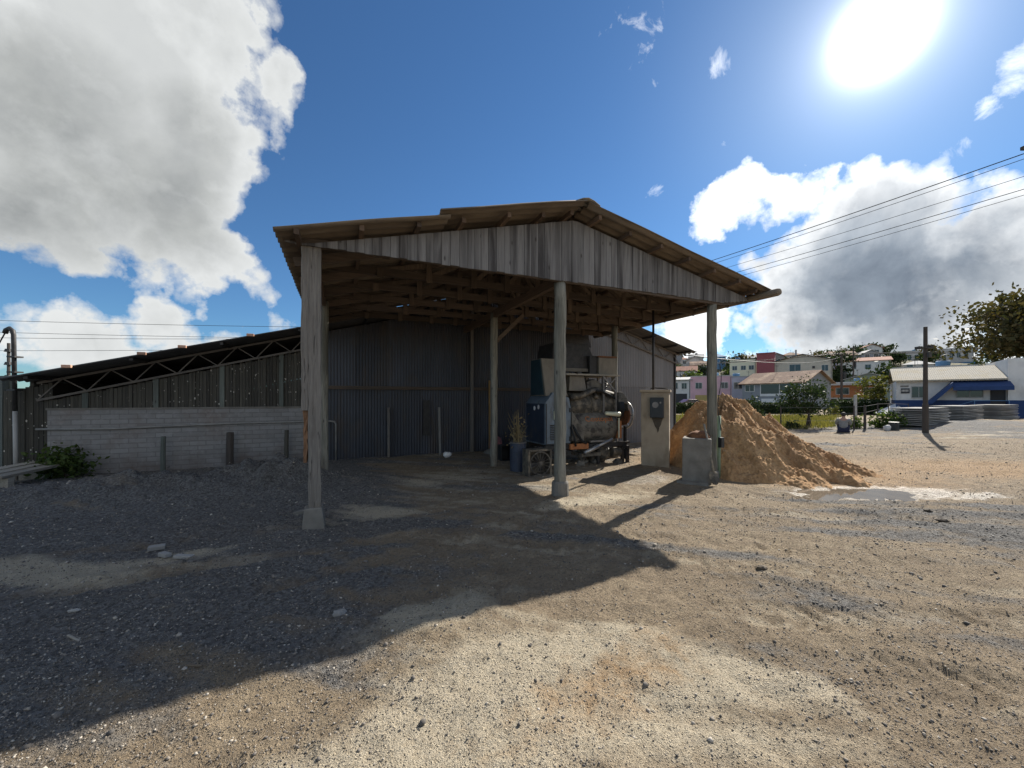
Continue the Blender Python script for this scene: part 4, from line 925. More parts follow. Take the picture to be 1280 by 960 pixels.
lump('mud_clod', 'flat dark clod below the puddle at the right', 'clod', 1178, 652, (.075, .04, .02), 'soot', None, -.2)
bit('stick', 'short dark stick lying in the shadow at the lower left centre', 'stick', 242, 836, (.11, .015, .012), 'soot', -.1)

# timber platform and shrub at the left
x, y = -9.02, 7.0
pf = thing('timber_platform', 'low platform of bleached planks at the left edge by the shrub', 'platform', (x, y, gz(x, y)), R(110))
for i in range(3):
    m = MB(); m.box((0, -.24 + .25 * i, .24 + .012 * i), (1.7, .22, .045)); m.build('plank', 'plank_x', pf)
for xx in (-.75, .6):
    m = MB(); m.bx(xx, xx + .12, -.36, .36, -.15, .21); m.build('bearer', 'plank_x', pf)
C, P = clumpy(16, 70, (.36, .34, .32), .2, 1, 3, .3); P[:, 2] += .25
t = thing('shrub', 'dark green shrub against the left end of the brick wall', 'shrub', (-8.95, 7.65, 0)); V, Fq, rn = leaves(P, .05); mesh_np('foliage', V, Fq, 'leaf_mid', t, rn)
m = MB()
for c in C[::2]: m.tube([(0, 0, -.1), Vector(c) * .5 + Vector((0, 0, .25)), Vector(c) + Vector((0, 0, .35))], [.015, .01, .005], 4)
m.build('stems', 'bark', t)
# board fence at the far left
bf = thing('board_fence', 'grey green vertical board fence at the left edge behind the hooked pole', 'fence', (-9.98, 7.72, 0), R(172))
m = MB(); xx = 0
while xx < 6:
    w = random.uniform(.1, .16); m.bx(xx, xx + w - .006, random.uniform(-.01, .01), .02 + random.uniform(0, .01), .75 + random.uniform(-.03, .03), 2.06 + random.uniform(-.03, .03)); xx += w
m.build('boards', 'fence_board', bf)
for xx in (.1, 2.4, 4.8):
    m = MB(); m.bx(xx, xx + .1, .03, .13, -.2, 2.0); m.build('post', 'fence_board', bf)
for k, z in enumerate((.04, .2, .36)):
    m = MB()
    for j in range(4): m.bx(-.6, .6, -.4 + j * .2, -.24 + j * .2, z + .07, z + .1)
    for j in (-.55, 0, .5): m.bx(j, j + .06, -.4, .38, z, z + .068)
    o = m.build('pallet', 'grey_post'); o.location = (-11.35, 8.0, 0); o.rotation_euler = (0, 0, R(12 + 5 * k)); tag(o, ['bottom pallet of the stack under the board fence', 'middle pallet of the stack under the board fence', 'top pallet of the stack under the board fence'][k], 'pallet', 'pallets under the board fence')

# hooked service pole at left
hpz = thing('service_pole', 'slim pole with a hooked top, lower half white, at the left end of the warehouse', 'pole', (-9.75, 7.55, 0))
m = MB(); m.tube([(0, 0, -.1), (-.02, 0, 1.35)], .034, 10); m.build('lower_pipe', 'white_pipe', hpz, True)
m = MB(); m.tube([(-.02, 0, 1.35), (-.05, 0, 2.85), (-.07, 0, 2.93), (-.13, 0, 2.98), (-.19, 0, 2.95), (-.22, 0, 2.88)], [.034, .034, .04, .04, .04, .04], 10); m.build('upper_pipe', 'dark_steel', hpz, True)
m = MB()
for z in (1.75, 2.1, 2.4): m.bx(-.1, .06, -.07, .07, z, z + .03)
m.tube([(-.22, 0, 2.88), (-.45, .05, 2.6), (-.5, .1, 2.1), (-.62, .1, 1.8)], .012, 5); m.build('bracket', 'dark_steel', hpz)
ip = thing('insulator_pole', 'thin pole of stacked insulators just left of the hooked pole', 'pole', (-17.3, 13.2, 0))
m = MB(); m.tube([(0, 0, -.2), (0, 0, 3.5)], [.05, .04], 8); m.build('shaft', 'pole_dark', ip)
for z in (2.3, 2.75, 3.2):
    m = MB(); m.cyl((-.0, 0, z), (0, 0, z + .1), .11, .08, 12); m.build('insulator', 'dark_steel', ip)
def wire(p, q, sag, r, label, group=None, n=18):
    p, q = Vector(p), Vector(q); m = MB()
    m.tube([p.lerp(q, i / n) - Vector((0, 0, sag * 4 * (i / n) * (1 - i / n))) for i in range(n + 1)], r, 5)
    o = m.build('power_cable', 'cable', None, True); return tag(o, label, 'cable', group)
# right-hand bundle: from an off-frame pole to a pole behind the warehouse
A0 = (16.0, 12.0, 9.25); B0 = (4.2, 29.5, 8.75)
wire(A0, B0, .18, .016, 'thickest and topmost of the cables crossing the clouds at upper right', 'cables crossing the right sky')
wire((16.2, 12.1, 9.17), (4.4, 29.6, 8.7), .22, .010, 'thin cable twisted right under the topmost cable at upper right', 'cables crossing the right sky')
wire((16.3, 12.1, 8.65), (4.3, 29.5, 8.3), .18, .009, 'faint cable halfway between topmost cable and lower pair at right', 'cables crossing the right sky')
wire((16.2, 12.0, 8.2), (4.3, 29.5, 7.95), .18, .012, 'upper cable of the lower pair crossing the clouds at right', 'cables crossing the right sky')
wire((16.4, 12.2, 8.1), (4.5, 29.7, 7.8), .2, .009, 'lowest of the cables crossing the clouds at right', 'cables crossing the right sky')
for (x, y, hh, lab) in ((16.2, 11.6, 9.6, 'dark pole beyond the right edge that carries the crossing cables'), (4.2, 29.8, 9.2, 'dark pole hidden behind the shed that ends the crossing cables')):
    t = thing('utility_pole', lab, 'pole', (x, y, gz(x, y)), 0, 'utility poles'); m = MB(); m.tube([(0, 0, -.3), (0, 0, hh)], [.14, .1], 10); m.build('shaft', 'pole_dark', t)
    m = MB(); m.beam((-.8, 0, hh - .45), (.8, 0, hh - .45), .08, .1); m.build('crossarm', 'pole_dark', t)
for k, (za, zb) in enumerate(((5.0, 4.2), (4.55, 3.75), (4.3, 3.9), (3.75, 3.55))):
    wire((-26, 16 + k * .4, za), (-3.0, 17.5 + k * .3, zb + .6), .1, .009, ['highest cable above the warehouse roof at left', 'second highest cable above the warehouse roof at left', 'third cable down above the warehouse roof at left', 'lowest cable above the warehouse roof at left'][k], 'cables above the left roof')

# ------------------------------------------------------------------ right middle distance
dp = thing('yard_pole', 'dark tarred post standing alone before the slab stacks, small box on top', 'pole', (17.55, 16.3, gz(17.55, 16.3)))
m = MB(); m.tube([(0, 0, -.3), (0, 0, 1.2), (0, 0, 1.25), (.0, 0, 4.5)], [.11, .10, .08, .065], 10); m.build('shaft', 'pole_dark', dp)
m = MB(); m.bx(-.38, -.2, -.08, .08, 3.55, 3.66); m.bx(-.2, .2, -.14, -.10, 3.58, 3.64); m.bx(.12, .24, -.1, .1, 3.58, 3.72); m.bx(-.06, .06, -.2, -.11, 3.2, 3.4); m.build('bracket', 'dark_steel', dp)
def slabs(cx, cy, rz, L, W, n, where, nm):
    th = .085; base = gz(cx, cy) - .02; g = random.Random(nm)
    for i in range(n):
        m = MB(); m.box((0, 0, 0), (L, W, th - .042)); o = m.build('concrete_slab', 'slab')
        o.location = (cx + g.uniform(-.05, .05), cy + g.uniform(-.04, .04), base + th * (i + .5)); o.rotation_euler = (0, 0, rz + g.uniform(-.02, .02))
        lab = ('topmost grey slab of %s' if i == n - 1 else 'bottom grey slab of %s' if i == 0 else 'grey slab in the middle layers of %s') % where
        tag(o, lab, 'slab', 'stacked concrete slabs')
slabs(20.6, 19.4, R(30), 3.9, 1.2, 10, 'the stack behind the dark yard post', 1)
slabs(26.3, 22.7, R(30), 4.2, 1.3, 10, 'the stack between the yard post and the highest stack', 2)
slabs(33.0, 26.3, R(28), 4.4, 1.4, 12, 'the highest stack below the blue awning', 3)
# seated person
def person():
    t = thing('person', 'person in a grey top and navy trousers sitting on the ground beside the grass', 'person', (15.15, 17.55, gz(15.15, 17.55)), R(-40))
    def skin(name, nodes, edges, mat, par):
        me = bpy.data.meshes.new(name); me.from_pydata([n[:3] for n in nodes], edges, []); o = bpy.data.objects.new(name + '_tmp', me); COL.objects.link(o)
        o.modifiers.new('s', 'SKIN'); sv = me.skin_vertices[0].data
        for i, n in enumerate(nodes): sv[i].radius = (n[3], n[4] if len(n) > 4 else n[3]); sv[i].use_root = (i == 0)
        o.modifiers.new('ss', 'SUBSURF').levels = 2
        d = bpy.context.evaluated_depsgraph_get(); ms = bpy.data.meshes.new_from_object(o.evaluated_get(d)); bpy.data.objects.remove(o)
        ms.materials.clear(); ms.materials.append(MT[mat]); ob = bpy.data.objects.new(name, ms); COL.objects.link(ob); ob.parent = par
        ms.polygons.foreach_set('use_smooth', [True] * len(ms.polygons)); return ob
    # sits facing away (+y), knees drawn up, arms on the knees
    nodes = [(0, 0, .12, .15, .12), (0, .0, .28, .145, .10), (0, .02, .45, .15, .10), (0, .05, .58, .13, .09), (0, .06, .67, .055), (0, .08, .75, .08), (0, .085, .86, .07),
             (-.19, .05, .57, .06), (-.25, .14, .38, .045), (-.16, .36, .42, .035), (-.12, .44, .43, .03),
             (.19, .05, .57, .06), (.25, .14, .38, .045), (.16, .36, .42, .035), (.12, .44, .43, .03),
             (-.12, .02, .1, .085), (-.16, .38, .40, .06), (-.14, .5, .05, .045), (-.14, .62, .03, .04),
             (.12, .02, .1, .085), (.16, .38, .40, .06), (.14, .5, .05, .045), (.14, .62, .03, .04)]
    ed = [(0, 1), (1, 2), (2, 3), (3, 4), (4, 5), (5, 6), (3, 7), (7, 8), (8, 9), (9, 10), (3, 11), (11, 12), (12, 13), (13, 14), (0, 15), (15, 16), (16, 17), (17, 18), (0, 19), (19, 20), (20, 21), (21, 22)]
    skin('body', nodes, ed, 'skin', t)
    g = .018
    skin('shirt', [(0, 0, .17, .155, .125), (0, 0, .3, .152 + g, .105 + g), (0, .02, .45, .155 + g, .105 + g), (0, .05, .585, .135 + g, .09 + g), (-.19, .05, .575, .065 + g), (-.25, .14, .38, .05 + g), (-.18, .32, .415, .045 + g), (.19, .05, .575, .065 + g), (.25, .14, .38, .05 + g), (.18, .32, .415, .045 + g)],
         [(0, 1), (1, 2), (2, 3), (3, 4), (4, 5), (5, 6), (3, 7), (7, 8), (8, 9)], 'shirt', t)
    skin('trousers', [(0, 0, .1, .155 + g, .13 + g), (-.12, .04, .12, .09 + g), (-.16, .38, .40, .065 + g), (-.14, .49, .09, .05 + g), (.12, .04, .12, .09 + g), (.16, .38, .40, .065 + g), (.14, .49, .09, .05 + g)], [(0, 1), (1, 2), (2, 3), (0, 4), (4, 5), (5, 6)], 'jeans', t)
    m = MB(); m.ball((0, .07, .83), (.095, .105, .10), 14, 10); m.build('hair', 'hair', t, True)
person()
# grass patch
def grass():
    n = 26000; x = RNG.uniform(9.5, 30, n); y = RNG.uniform(18.5, 36, n)
    k = (masks(x, y)['green'] + .5 * fbm(x, y, .35, 3)) > .55; x, y = x[k], y[k]; n = len(x); z = H(x, y) - .02
    h = RNG.uniform(.08, .3, n) * (1 + .5 * fbm(x, y, .5, 2)); a = RNG.uniform(0, 6.28, n); w = RNG.uniform(.02, .045, n); dx = RNG.normal(0, .08, n); dy = RNG.normal(0, .08, n)
    V = np.stack([np.stack([x - w * np.cos(a), y - w * np.sin(a), z], 1), np.stack([x + w * np.cos(a), y + w * np.sin(a), z], 1), np.stack([x + dx, y + dy, z + h], 1)], 1).reshape(-1, 3)
    o = mesh_np('grass', V, np.arange(3 * n).reshape(-1, 3), 'grass', None, np.repeat(RNG.uniform(0, 1, n), 3)); tag(o, 'rough yellow green grass beyond the dirt yard', 'grass', kind='stuff')
grass()
def hedge(name, label, p, q, h, d):
    p, q = np.array(p), np.array(q); L = np.linalg.norm(q - p); n = int(L * 260); u = RNG.uniform(0, 1, n); side = RNG.uniform(0, 1, n)
    e = (q - p) / L; nn = np.array([-e[1], e[0]]); w = np.where(side < .45, RNG.normal(-d / 2, .06, n), RNG.uniform(-d / 2, d / 2, n)); z = np.where(side < .45, RNG.uniform(0, h, n), h + RNG.normal(0, .06, n))
    z = np.where(side > .8, RNG.uniform(0, h, n), z); xy = p + u[:, None] * (q - p) + nn * w[:, None]; z = z + H(xy[:, 0], xy[:, 1])
    t = thing(name, label, 'hedge', (float(p[0]), float(p[1]), gz(*p)))
    V, Fq, rn = leaves(np.column_stack([xy, z]) - np.array([p[0], p[1], gz(*p)]), .11); mesh_np('foliage', V, Fq, 'leaf_dark', t, rn)
    m = MB(); a = Vector((0, 0, h * .45)); b = Vector((q[0] - p[0], q[1] - p[1], h * .45)); m.beam(a, b, d * .8, h * .9); m.build('branches', 'leaf_dark', t)
hedge('hedge', 'long clipped hedge in front of the pink house', (16, 40.5), (31.8, 40.5), 1.05, 1.0)
hedge('hedge', 'taller clipped hedge right of the small trees, below the orange building', (31.9, 38.2), (36.8, 38.0), 1.35, 1.0)
tree('garden_tree', 'small round dark tree with pale forked trunk beside the grass', (16.0, 20.7, gz(16, 20.7)), 2.45, 1.25, 'leaf_dark', 30, 80, .075, .8, 2, None, .06, .6, multi=3)
tree('garden_tree', 'lower bushy tree just behind the sand pile top', (13.4, 21.2, gz(13.4, 21.2)), 1.75, .75, 'leaf_dark', 18, 50, .075, .8, 5, None, .05, .55)
tree('leafy_tree', 'yellow green leaning tree at the left corner of the blue house', (37.5, 40, gz(37.5, 40)), 4.4, 1.6, 'leaf_yellow', 20, 50, .16, .9, 8, None, .12, .55)
tree('broad_tree', 'tall bronze green tree towering over the blue house at the right edge', (58.2, 41, gz(58.2, 41)), 14.0, 6.9, 'leaf_bronze', 120, 130, .26, .5, 12, None, .38, .68)
def bush(name, label, x, y, r, mat, n=600, ls=.08, seed=1, group=None):
    C, P = clumpy(12, n // 12, (r, r, r * .7), r * .4, 1, seed, .3); P[:, 2] += r * .5
    t = thing(name, label, 'bush', (x, y, gz(x, y)), 0, group); V, Fq, rn = leaves(P, ls); mesh_np('foliage', V, Fq, mat, t, rn)
    m = MB()
    for c in C[::2]: m.tube([(0, 0, -.1), Vector(c) + Vector((0, 0, r * .5))], [.02, .008], 4)
    m.build('stems', 'bark', t); return t
bush('bush', 'bright green leafy bush left of the nearest slab stack', 18.1, 18.7, .62, 'leaf_mid', 900, .07, 4)
bush('bush', 'low green bush under the wire fence, beside the bright bush', 17.0, 18.9, .4, 'leaf_mid', 500, .06, 6)
bush('bush', 'low dark bush at the foot of the small round tree', 14.9, 20.4, .35, 'leaf_dark', 400, .06, 7)
bush('bush', 'feathery tuft standing before the taller hedge', 30.3, 36.2, .7, 'leaf_yellow', 300, .1, 9)
bush('bush', 'round dark bush just behind the crest of the sand pile', 12.0, 21.0, .45, 'leaf_dark', 400, .07, 10)
wf = thing('wire_fence', 'sagging wire fence on thin posts along the grass', 'fence')
fp = [(13.3, 19.0), (16.3, 18.3), (17.0, 18.5), (20.0, 21.0), (25.5, 26.0), (32, 31)]
for i, (x, y) in enumerate(fp):
    m = MB(); z = gz(x, y); m.tube([(x, y, z - .2), (x, y, z + 1.15)], .03 if i != 2 else .055, 6); m.build('post', 'pole_dark', wf)
for zz in (.45, .8, 1.1):
    m = MB(); m.tube([(x, y, gz(x, y) + zz - .02 * (i % 2)) for i, (x, y) in enumerate(fp)], .006, 4); m.build('wire', 'steel', wf)
m = MB(); m.bx(-.09, .09, -.09, .09, -.2, 1.9); o = m.build('gate_post', 'stone', None, False, .02); o.location = (31.3, 35, gz(31.3, 35)); tag(o, 'pale square gate post at the right end of the taller hedge', 'post')
m = MB(); m.ball((0, 0, .1), (.16, .12, .16), 9, 6, jit=.2); o = m.build('bag', 'white_bag', None, True); o.location = (17.1, 17.5, gz(17.1, 17.5)); tag(o, 'white bag lying below the green bush at the wire fence', 'bag')
m = MB(); m.tube([(0, 0, 0), (0, 0, .36)], [.17, .19], 12); o = m.build('bucket', 'elec'); o.location = (17.6, 17.7, gz(17.6, 17.7)); tag(o, 'black bucket beside the white bag under the fence', 'bucket')
m = MB(); m.ball((0, 0, .2), (.75, .4, .32), 14, 8, jit=.12); o = m.build('tarp_bundle', 'white_bag', None, True); x, y = 6.55, 14.0; o.location = (x, y, gz(x, y)); tag(o, 'light grey tarp bundle on the ground behind the sand pile, left of the right post', 'tarp')
m = MB(); m.bx(-.05, .05, -.05, .05, -.1, 1.05); m.bx(-.45, .06, -.035, .035, .95, 1.06); o = m.build('stake', 'yellow_board'); x, y = 8.0, 16.2; o.location = (x, y, gz(x, y)); tag(o, 'ochre wooden stake with a crosspiece behind the sand pile', 'stake')

# ------------------------------------------------------------------ houses
def window(par, x, z, w, h, yf, sx='y', fr='pale', mullion=True):
    """frame sits in front of the wall face, the pane inside it"""
    t = .07
    def bxx(m, a, b, c, d, y0, y1): m.bx(a, b, y0, y1, c, d) if sx == 'y' else m.bx(y0, y1, a, b, c, d)
    sg = -1 if sx == 'y' else 1
    def yy(a, b): return (min(yf + sg * a, yf + sg * b), max(yf + sg * a, yf + sg * b))
    m = MB(); y0, y1 = yy(-.02, .07)
    bxx(m, x, x + w, z, z + t, y0, y1); bxx(m, x, x + w, z + h - t, z + h, y0, y1); bxx(m, x, x + t, z + t, z + h - t, y0, y1); bxx(m, x + w - t, x + w, z + t, z + h - t, y0, y1)
    if mullion and w > .8: bxx(m, x + w / 2 - .025, x + w / 2 + .025, z + t, z + h - t, y0, y1)
    f = m.build('window', fr, par)
    m = MB(); y0, y1 = yy(-.01, .03); bxx(m, x + t, x + w - t, z + t, z + h - t, y0, y1); m.build('pane', 'glass', f); return f
def house(name, label, x, y, rz, w, d, h, wall, roof, rtype, wins=(), rh=1.0, cat='house', z=None, over=.4, group=None, fr='pale', sidewins=()):
    z = gz(x, y) if z is None else z; t = thing(name, label, cat, (x, y, z), R(rz), group)
    m = MB()
    if rtype == 'gx': m.prism([(-d / 2, -3), (d / 2, -3), (d / 2, h), (0, h + rh), (-d / 2, h)], 'x', -w / 2, w / 2)
    elif rtype == 'gy': m.prism([(-w / 2, -3), (w / 2, -3), (w / 2, h), (0, h + rh), (-w / 2, h)], 'y', -d / 2, d / 2)
    else: m.bx(-w / 2, w / 2, -d / 2, d / 2, -3, h)
    m.build('wall', wall, t)
    m = MB(); k = .12
    if rtype == 'gx':
        s = rh / (d / 2)
        for sg in (-1, 1):
            e = d / 2 + over; m.prism([(0, h + rh + .02), (sg * e, h - s * over + .02), (sg * e, h - s * over + .02 + k), (0, h + rh + .02 + k)], 'x', -w / 2 - over, w / 2 + over)
    elif rtype == 'gy':
        s = rh / (w / 2)
        for sg in (-1, 1):
            e = w / 2 + over; m.prism([(0, h + rh + .02), (sg * e, h - s * over + .02), (sg * e, h - s * over + .02 + k), (0, h + rh + .02 + k)], 'y', -d / 2 - over, d / 2 + over)
    elif rtype == 'hip':
        e = over; a, b = w / 2 + e, d / 2 + e; r_ = max(a - b, .3); m.add([(-a, -b, h), (a, -b, h), (a, b, h), (-a, b, h), (-r_, 0, h + rh), (r_, 0, h + rh)], [(0, 1, 5, 4), (1, 2, 5), (2, 3, 4, 5), (3, 0, 4), (3, 2, 1, 0)])
    elif rtype == 'shed': m.prism([(-d / 2 - over, h + .02), (d / 2 + over, h + rh + .02), (d / 2 + over, h + rh + .14), (-d / 2 - over, h + .14)], 'x', -w / 2 - over, w / 2 + over)
    else: m.bx(-w / 2 - .06, w / 2 + .06, -d / 2 - .06, d / 2 + .06, h, h + .16)
    m.build('roof', roof, t)
    q = random.Random(label); xa = q.uniform(-w * .3, w * .3); top = h + (rh if rtype in ('gx', 'gy', 'hip', 'shed') else 0)
    m = MB(); m.tube([(xa, 0, top - .2), (xa, 0, top + 1.3)], .03, 5); m.beam((xa - .4, 0, top + 1.25), (xa + .4, 0, top + 1.25), .03, .03); m.beam((xa - .3, 0, top + 1.05), (xa + .3, 0, top + 1.05), .03, .03); m.build('aerial', 'dark_steel', t)
    if rtype == 'flat': m = MB(); m.tube([(-xa, .8, top), (-xa, .8, top + .85), (-xa, .8, top + .95)], [.55, .65, .5], 14); m.build('water_tank', 'skyblue', t)
    m = MB(); m.tube([(w / 2 - .15, -d / 2 - .06, -.5), (w / 2 - .15, -d / 2 - .06, h - .1)], .05, 6); m.build('drain_pipe', 'pole_mid', t)
    for (wx, wz, ww, hh) in wins: window(t, wx, wz, ww, hh, -d / 2, 'y', fr)
    for (wy, wz, ww, hh) in sidewins: window(t, wy, wz, ww, hh, -w / 2, 'xneg', fr) if False else None
    return t
# pink house and its lilac half
ph = house('pink_house', 'two storey pink rendered house with ochre garage doors behind the hedge', 39.3, 75.9, -28, 6.9, 8, 5.7, 'pink', 'pale', 'flat', [(-2.6, 3.4, 1.2, 1.2), (-.5, 3.4, 1.1, 1.2), (1.7, 3.4, 1.2, 1.2)])
m = MB(); m.bx(-2.6, -.5, -4.06, -3.99, 0, 2.2); m.bx(.4, 2.8, -4.06, -3.99, 0, 2.2); m.build('garage_door', 'ochre', ph)
lh = house('lilac_house', 'pale lilac two storey house joined to the right of the pink house', 44.05, 73.4, -28, 3.9, 8, 5.5, 'lilac', 'stone', 'flat', [(-1.6, 3.3, 1.4, 1.3), (.9, 2.6, .7, 1.0)])
wh2 = house('white_house', 'white two storey house with dark ground floor, left of the pink house', 34.1, 78.8, -28, 5, 8, 5.0, 'white', 'stone', 'shed', [(-1.0, 3.3, 1.3, 1.3), (.9, 3.3, 1.0, 1.2)], .9)
m = MB(); m.bx(-1.9, 1.9, -4.07, -3.98, 0, 2.4); m.build('shop_front', 'dark', wh2)
# grey tiled house
gh_ = house('grey_house', 'grey house with brown clay tile roof and a long white framed balcony', 45.5, 64, -62, 9.4, 8.1, 4.15, 'grey', 'tile_brown', 'gx', [(-4.2, 2.75, 1.6, 1.15), (-4.1, .4, 1.3, 1.0)], 1.75, over=.5, fr='white')
m = MB(); m.bx(-1.7, 4.3, -4.12, -4.04, 1.95, 2.35); m.bx(-1.7, 4.3, -4.12, -4.04, 3.9, 4.05)
for xx in (-1.7, 1.2, 4.18): m.bx(xx, xx + .12, -4.12, -4.04, 2.35, 3.9)
bl = m.build('balcony', 'white', gh_)
m = MB(); m.bx(-1.58, 4.18, -4.08, -4.055, 2.35, 3.9); m.build('pane', 'glass', bl)
m = MB(); m.bx(-1.5, .9, -4.12, -4.04, 0, 1.55); m.build('garage_door', 'white', gh_)
# long beige building with wine tower
bb = house('apartment_building', 'long beige three storey building with a wine red stair tower at its left end', 73.6, 97.2, -38, 11.2, 9, 10.0, 'beige', 'dark', 'gy', [(-2.6, 6.6, 2.3, 2.6), (3.6, 7.3, 1.3, 1.5)], 1.5, 'building', z=.8, over=.7)
m = MB(); m.bx(-9.4, -5.61, -5.2, -1.5, -3, 12.2); m.bx(-9.55, -5.45, -5.35, -1.35, 12.2, 12.45); m.build('stair_tower', 'wine', bb)
m = MB(); m.bx(1.9, 2.4, -4.58, -4.5, 8.0, 8.6); m.build('vent', 'dark', bb)
m = MB(); m.bx(-1.6, -1.2, -.25, .25, 11.0, 13.2); m.build('chimney', 'stone', bb)
cw = house('beige_block', 'cream block wedged left of the wine red tower', 63.6, 105, -38, 6, 8, 8.9, 'cream', 'dark', 'flat', [(-2.4, 6.1, 1.2, 1.2), (-.4, 6.1, 1.2, 1.2), (1.4, 6.1, 1.2, 1.2)], cat='building', z=3)
# orange building
ob = house('orange_building', 'low orange red building with a flat canopy behind the pole with crossarm', 61.3, 68.7, -40, 6.6, 7, 4.3, 'orange', 'pale', 'flat', [(1.0, 2.2, 1.4, 1.3), (-2.6, 2.3, 1.8, 1.2)], cat='building')
m = MB(); m.bx(-3.6, 3.6, -5.2, -3.5, 1.55, 1.75); m.bx(-3.6, 3.6, -5.2, -3.5, 3.9, 4.28); m.build('canopy', 'stone', ob)
m = MB(); m.bx(-3.2, 3.2, -3.58, -3.52, -.2, 1.55); m.build('dark_shopfront', 'dark', ob)
gg = house('green_gable_building', 'green grey gabled hall above the orange building', 81.2, 87.8, -40, 8, 10, 5.2, 'green', 'stone', 'gy', [], 1.3, 'building', z=.6)
wb = house('white_building', 'white apartment house with two rows of small windows, on the slope behind the green gable', 102.8, 112.5, -40, 11, 10, 7.2, 'white', 'tile_red', 'gx', [(-5, 4.9, 1.2, 1.3), (-2.6, 5.0, 1.0, 1.1), (.2, 4.9, 1.3, 1.3), (-4.6, 2.1, 1.2, 1.3), (-2.2, 2.1, 1.0, 1.2), (-.2, 2.1, 1.0, 1.1), (3.4, 2.2, 1.3, 1.3)], 1.2, 'building', z=5.0)
lw = house('long_white_building', 'long low white building on the hilltop above the blue house', 151, 137.5, -45, 17.5, 10, 5.4, 'pale', 'stone', 'flat', [(-8.2 + 1.65 * i, 2.2, .95, 1.8) for i in range(10)], cat='building', z=13.2)
m = MB(); m.bx(-9, 9, -5.6, -5.1, -5, .6); m.build('retaining_wall', 'skyblue', lw)
kb = house('grey_shed', 'plain grey block wall building rising behind the blue house roof', 50.2, 46.2, -42, 6.5, 6, 5.15, 'stone', 'stone', 'flat', [], cat='building')
# blue and white house
bh = thing('blue_house', 'single storey white house with royal blue base and blue awning, grey tile roof', 'house', (37.05, 32.5, gz(37.05, 32.5)), R(-42))
bh.scale = (.64, 1, 1)
zb = bh.location.z
m = MB(); m.bx(-5.0, 4.7, 0, 7, 1.45 - zb, 3.15 - zb); m.build('wall', 'white', bh)
m = MB(); m.bx(-5.03, 4.7, -.03, 7.03, -1.5, 1.45 - zb); m.build('blue_base', 'blue', bh)
m = MB(); m.prism([(-.55, 3.08 - zb), (3.5, 4.35 - zb), (7.5, 3.08 - zb), (7.5, 3.2 - zb), (3.5, 4.47 - zb), (-.55, 3.2 - zb)], 'x', -5.4, 4.65); m.build('roof', 'tile_grey', bh)
m = MB(); m.bx(4.72, 11.0, -.25, 7, 1.45 - zb, 4.75 - zb); m.build('tall_wing', 'white', bh)
m = MB(); m.bx(4.70, 11.03, -.28, 7.03, -1.5, 1.45 - zb); m.build('blue_base', 'blue', bh)
window(bh, -3.55, 1.62 - zb, 1.45, 1.05, 0, 'y', 'stone'); window(bh, .55, 1.65 - zb, 2.3, .95, 0, 'y', 'stone'); window(bh, 6.2, 2.4 - zb, .6, .7, -.25, 'y', 'stone')
m = MB(); m.bx(3.4, 4.6, -.05, .02, .0, 2.55 - zb); m.build('door', 'dark', bh)
m = MB(); m.prism([(-1.35, 2.55 - zb), (-1.35, 2.42 - zb), (.02, 2.95 - zb), (.02, 3.08 - zb)], 'x', .05, 4.9); m.bx(.05, 4.9, -1.36, -1.3, 2.25 - zb, 2.46 - zb); m.build('awning', 'blue', bh)
m = MB(); m.prism([(-2.3, 1.15 - zb), (.05, 2.95 - zb), (.05, 2.6 - zb), (-1.75, 1.15 - zb)], 'y', -1.3, -.05); m.build('sloping_awning', 'blue', bh)
m = MB()
for zz in (.5, .9, 1.25): m.beam((-.8, -1.4, zz - .6), (1.8, -1.4, zz + .2), .04, .04)
m.beam((1.8, -1.4, -.2), (1.8, -1.4, 1.45), .05, .05); m.beam((1.8, -1.4, 1.43), (4.5, -1.4, 1.43), .04, .04); m.beam((4.5, -1.4, -.2), (4.5, -1.4, 1.43), .05, .05); m.build('handrail', 'skyblue', bh)
m = MB(); m.bx(-4.55, -3.95 + .25, -.06, -.005, 2.05 - zb, 2.5 - zb); sg = m.build('wall_sign', 'dark', bh)
m = MB()
for i in range(5): m.bx(-4.48 + i * .14, -4.39 + i * .14, -.072, -.062, 2.2 - zb, 2.38 - zb)
m.build('sign_marks', 'pale', sg)
m = MB(); m.bx(-4.6, -3.8, -.03, -.005, 2.6 - zb, 2.75 - zb); m.build('sign_heading', 'brick', bh)
# cars
def car(label, x, y, rz, mat):
    t = thing('parked_car', label, 'car', (x, y, gz(x, y)), R(rz), 'parked cars')
    m = MB(); m.prism([(-2.0, .3), (2.0, .3), (2.05, .75), (1.3, .9), (.6, 1.42), (-1.0, 1.45), (-1.8, .95), (-2.05, .85)], 'y', -.8, .8); b = m.build('body', mat, t, False, .06)
    m = MB(); m.prism([(1.05, .95), (.55, 1.34), (-.95, 1.37), (-1.55, .98)], 'y', -.815, .815); m.build('side_window', 'glass', t)
    for xx in (-1.25, 1.25):
        for yy in (-.75, .75):
            m = MB(); m.cyl((xx, yy - .1, .3), (xx, yy + .1, .3), .3, n=16); w = m.build('wheel', 'rubber', t); m = MB(); m.cyl((xx, yy - .11, .3), (xx, yy + .11, .3), .17, n=12); m.build('rim', 'steel', w)
car('dark red car parked before the white house, seen over the hedge', 30.8, 66, 10, 'car_red')
car('white car parked left of the blue house corner', 46.5, 49, 5, 'car_white')
m = MB(); m.frustum((-.9, .9, -.9, .9), (.75, .9, -.1, .1), .9, 2.0); o = m.build('tent', 'white_bag'); o.location = (34.6, 34.9, gz(34.6, 34.9) - .7); tag(o, 'small white pointed tarp shelter at the left end of the blue base', 'shelter')
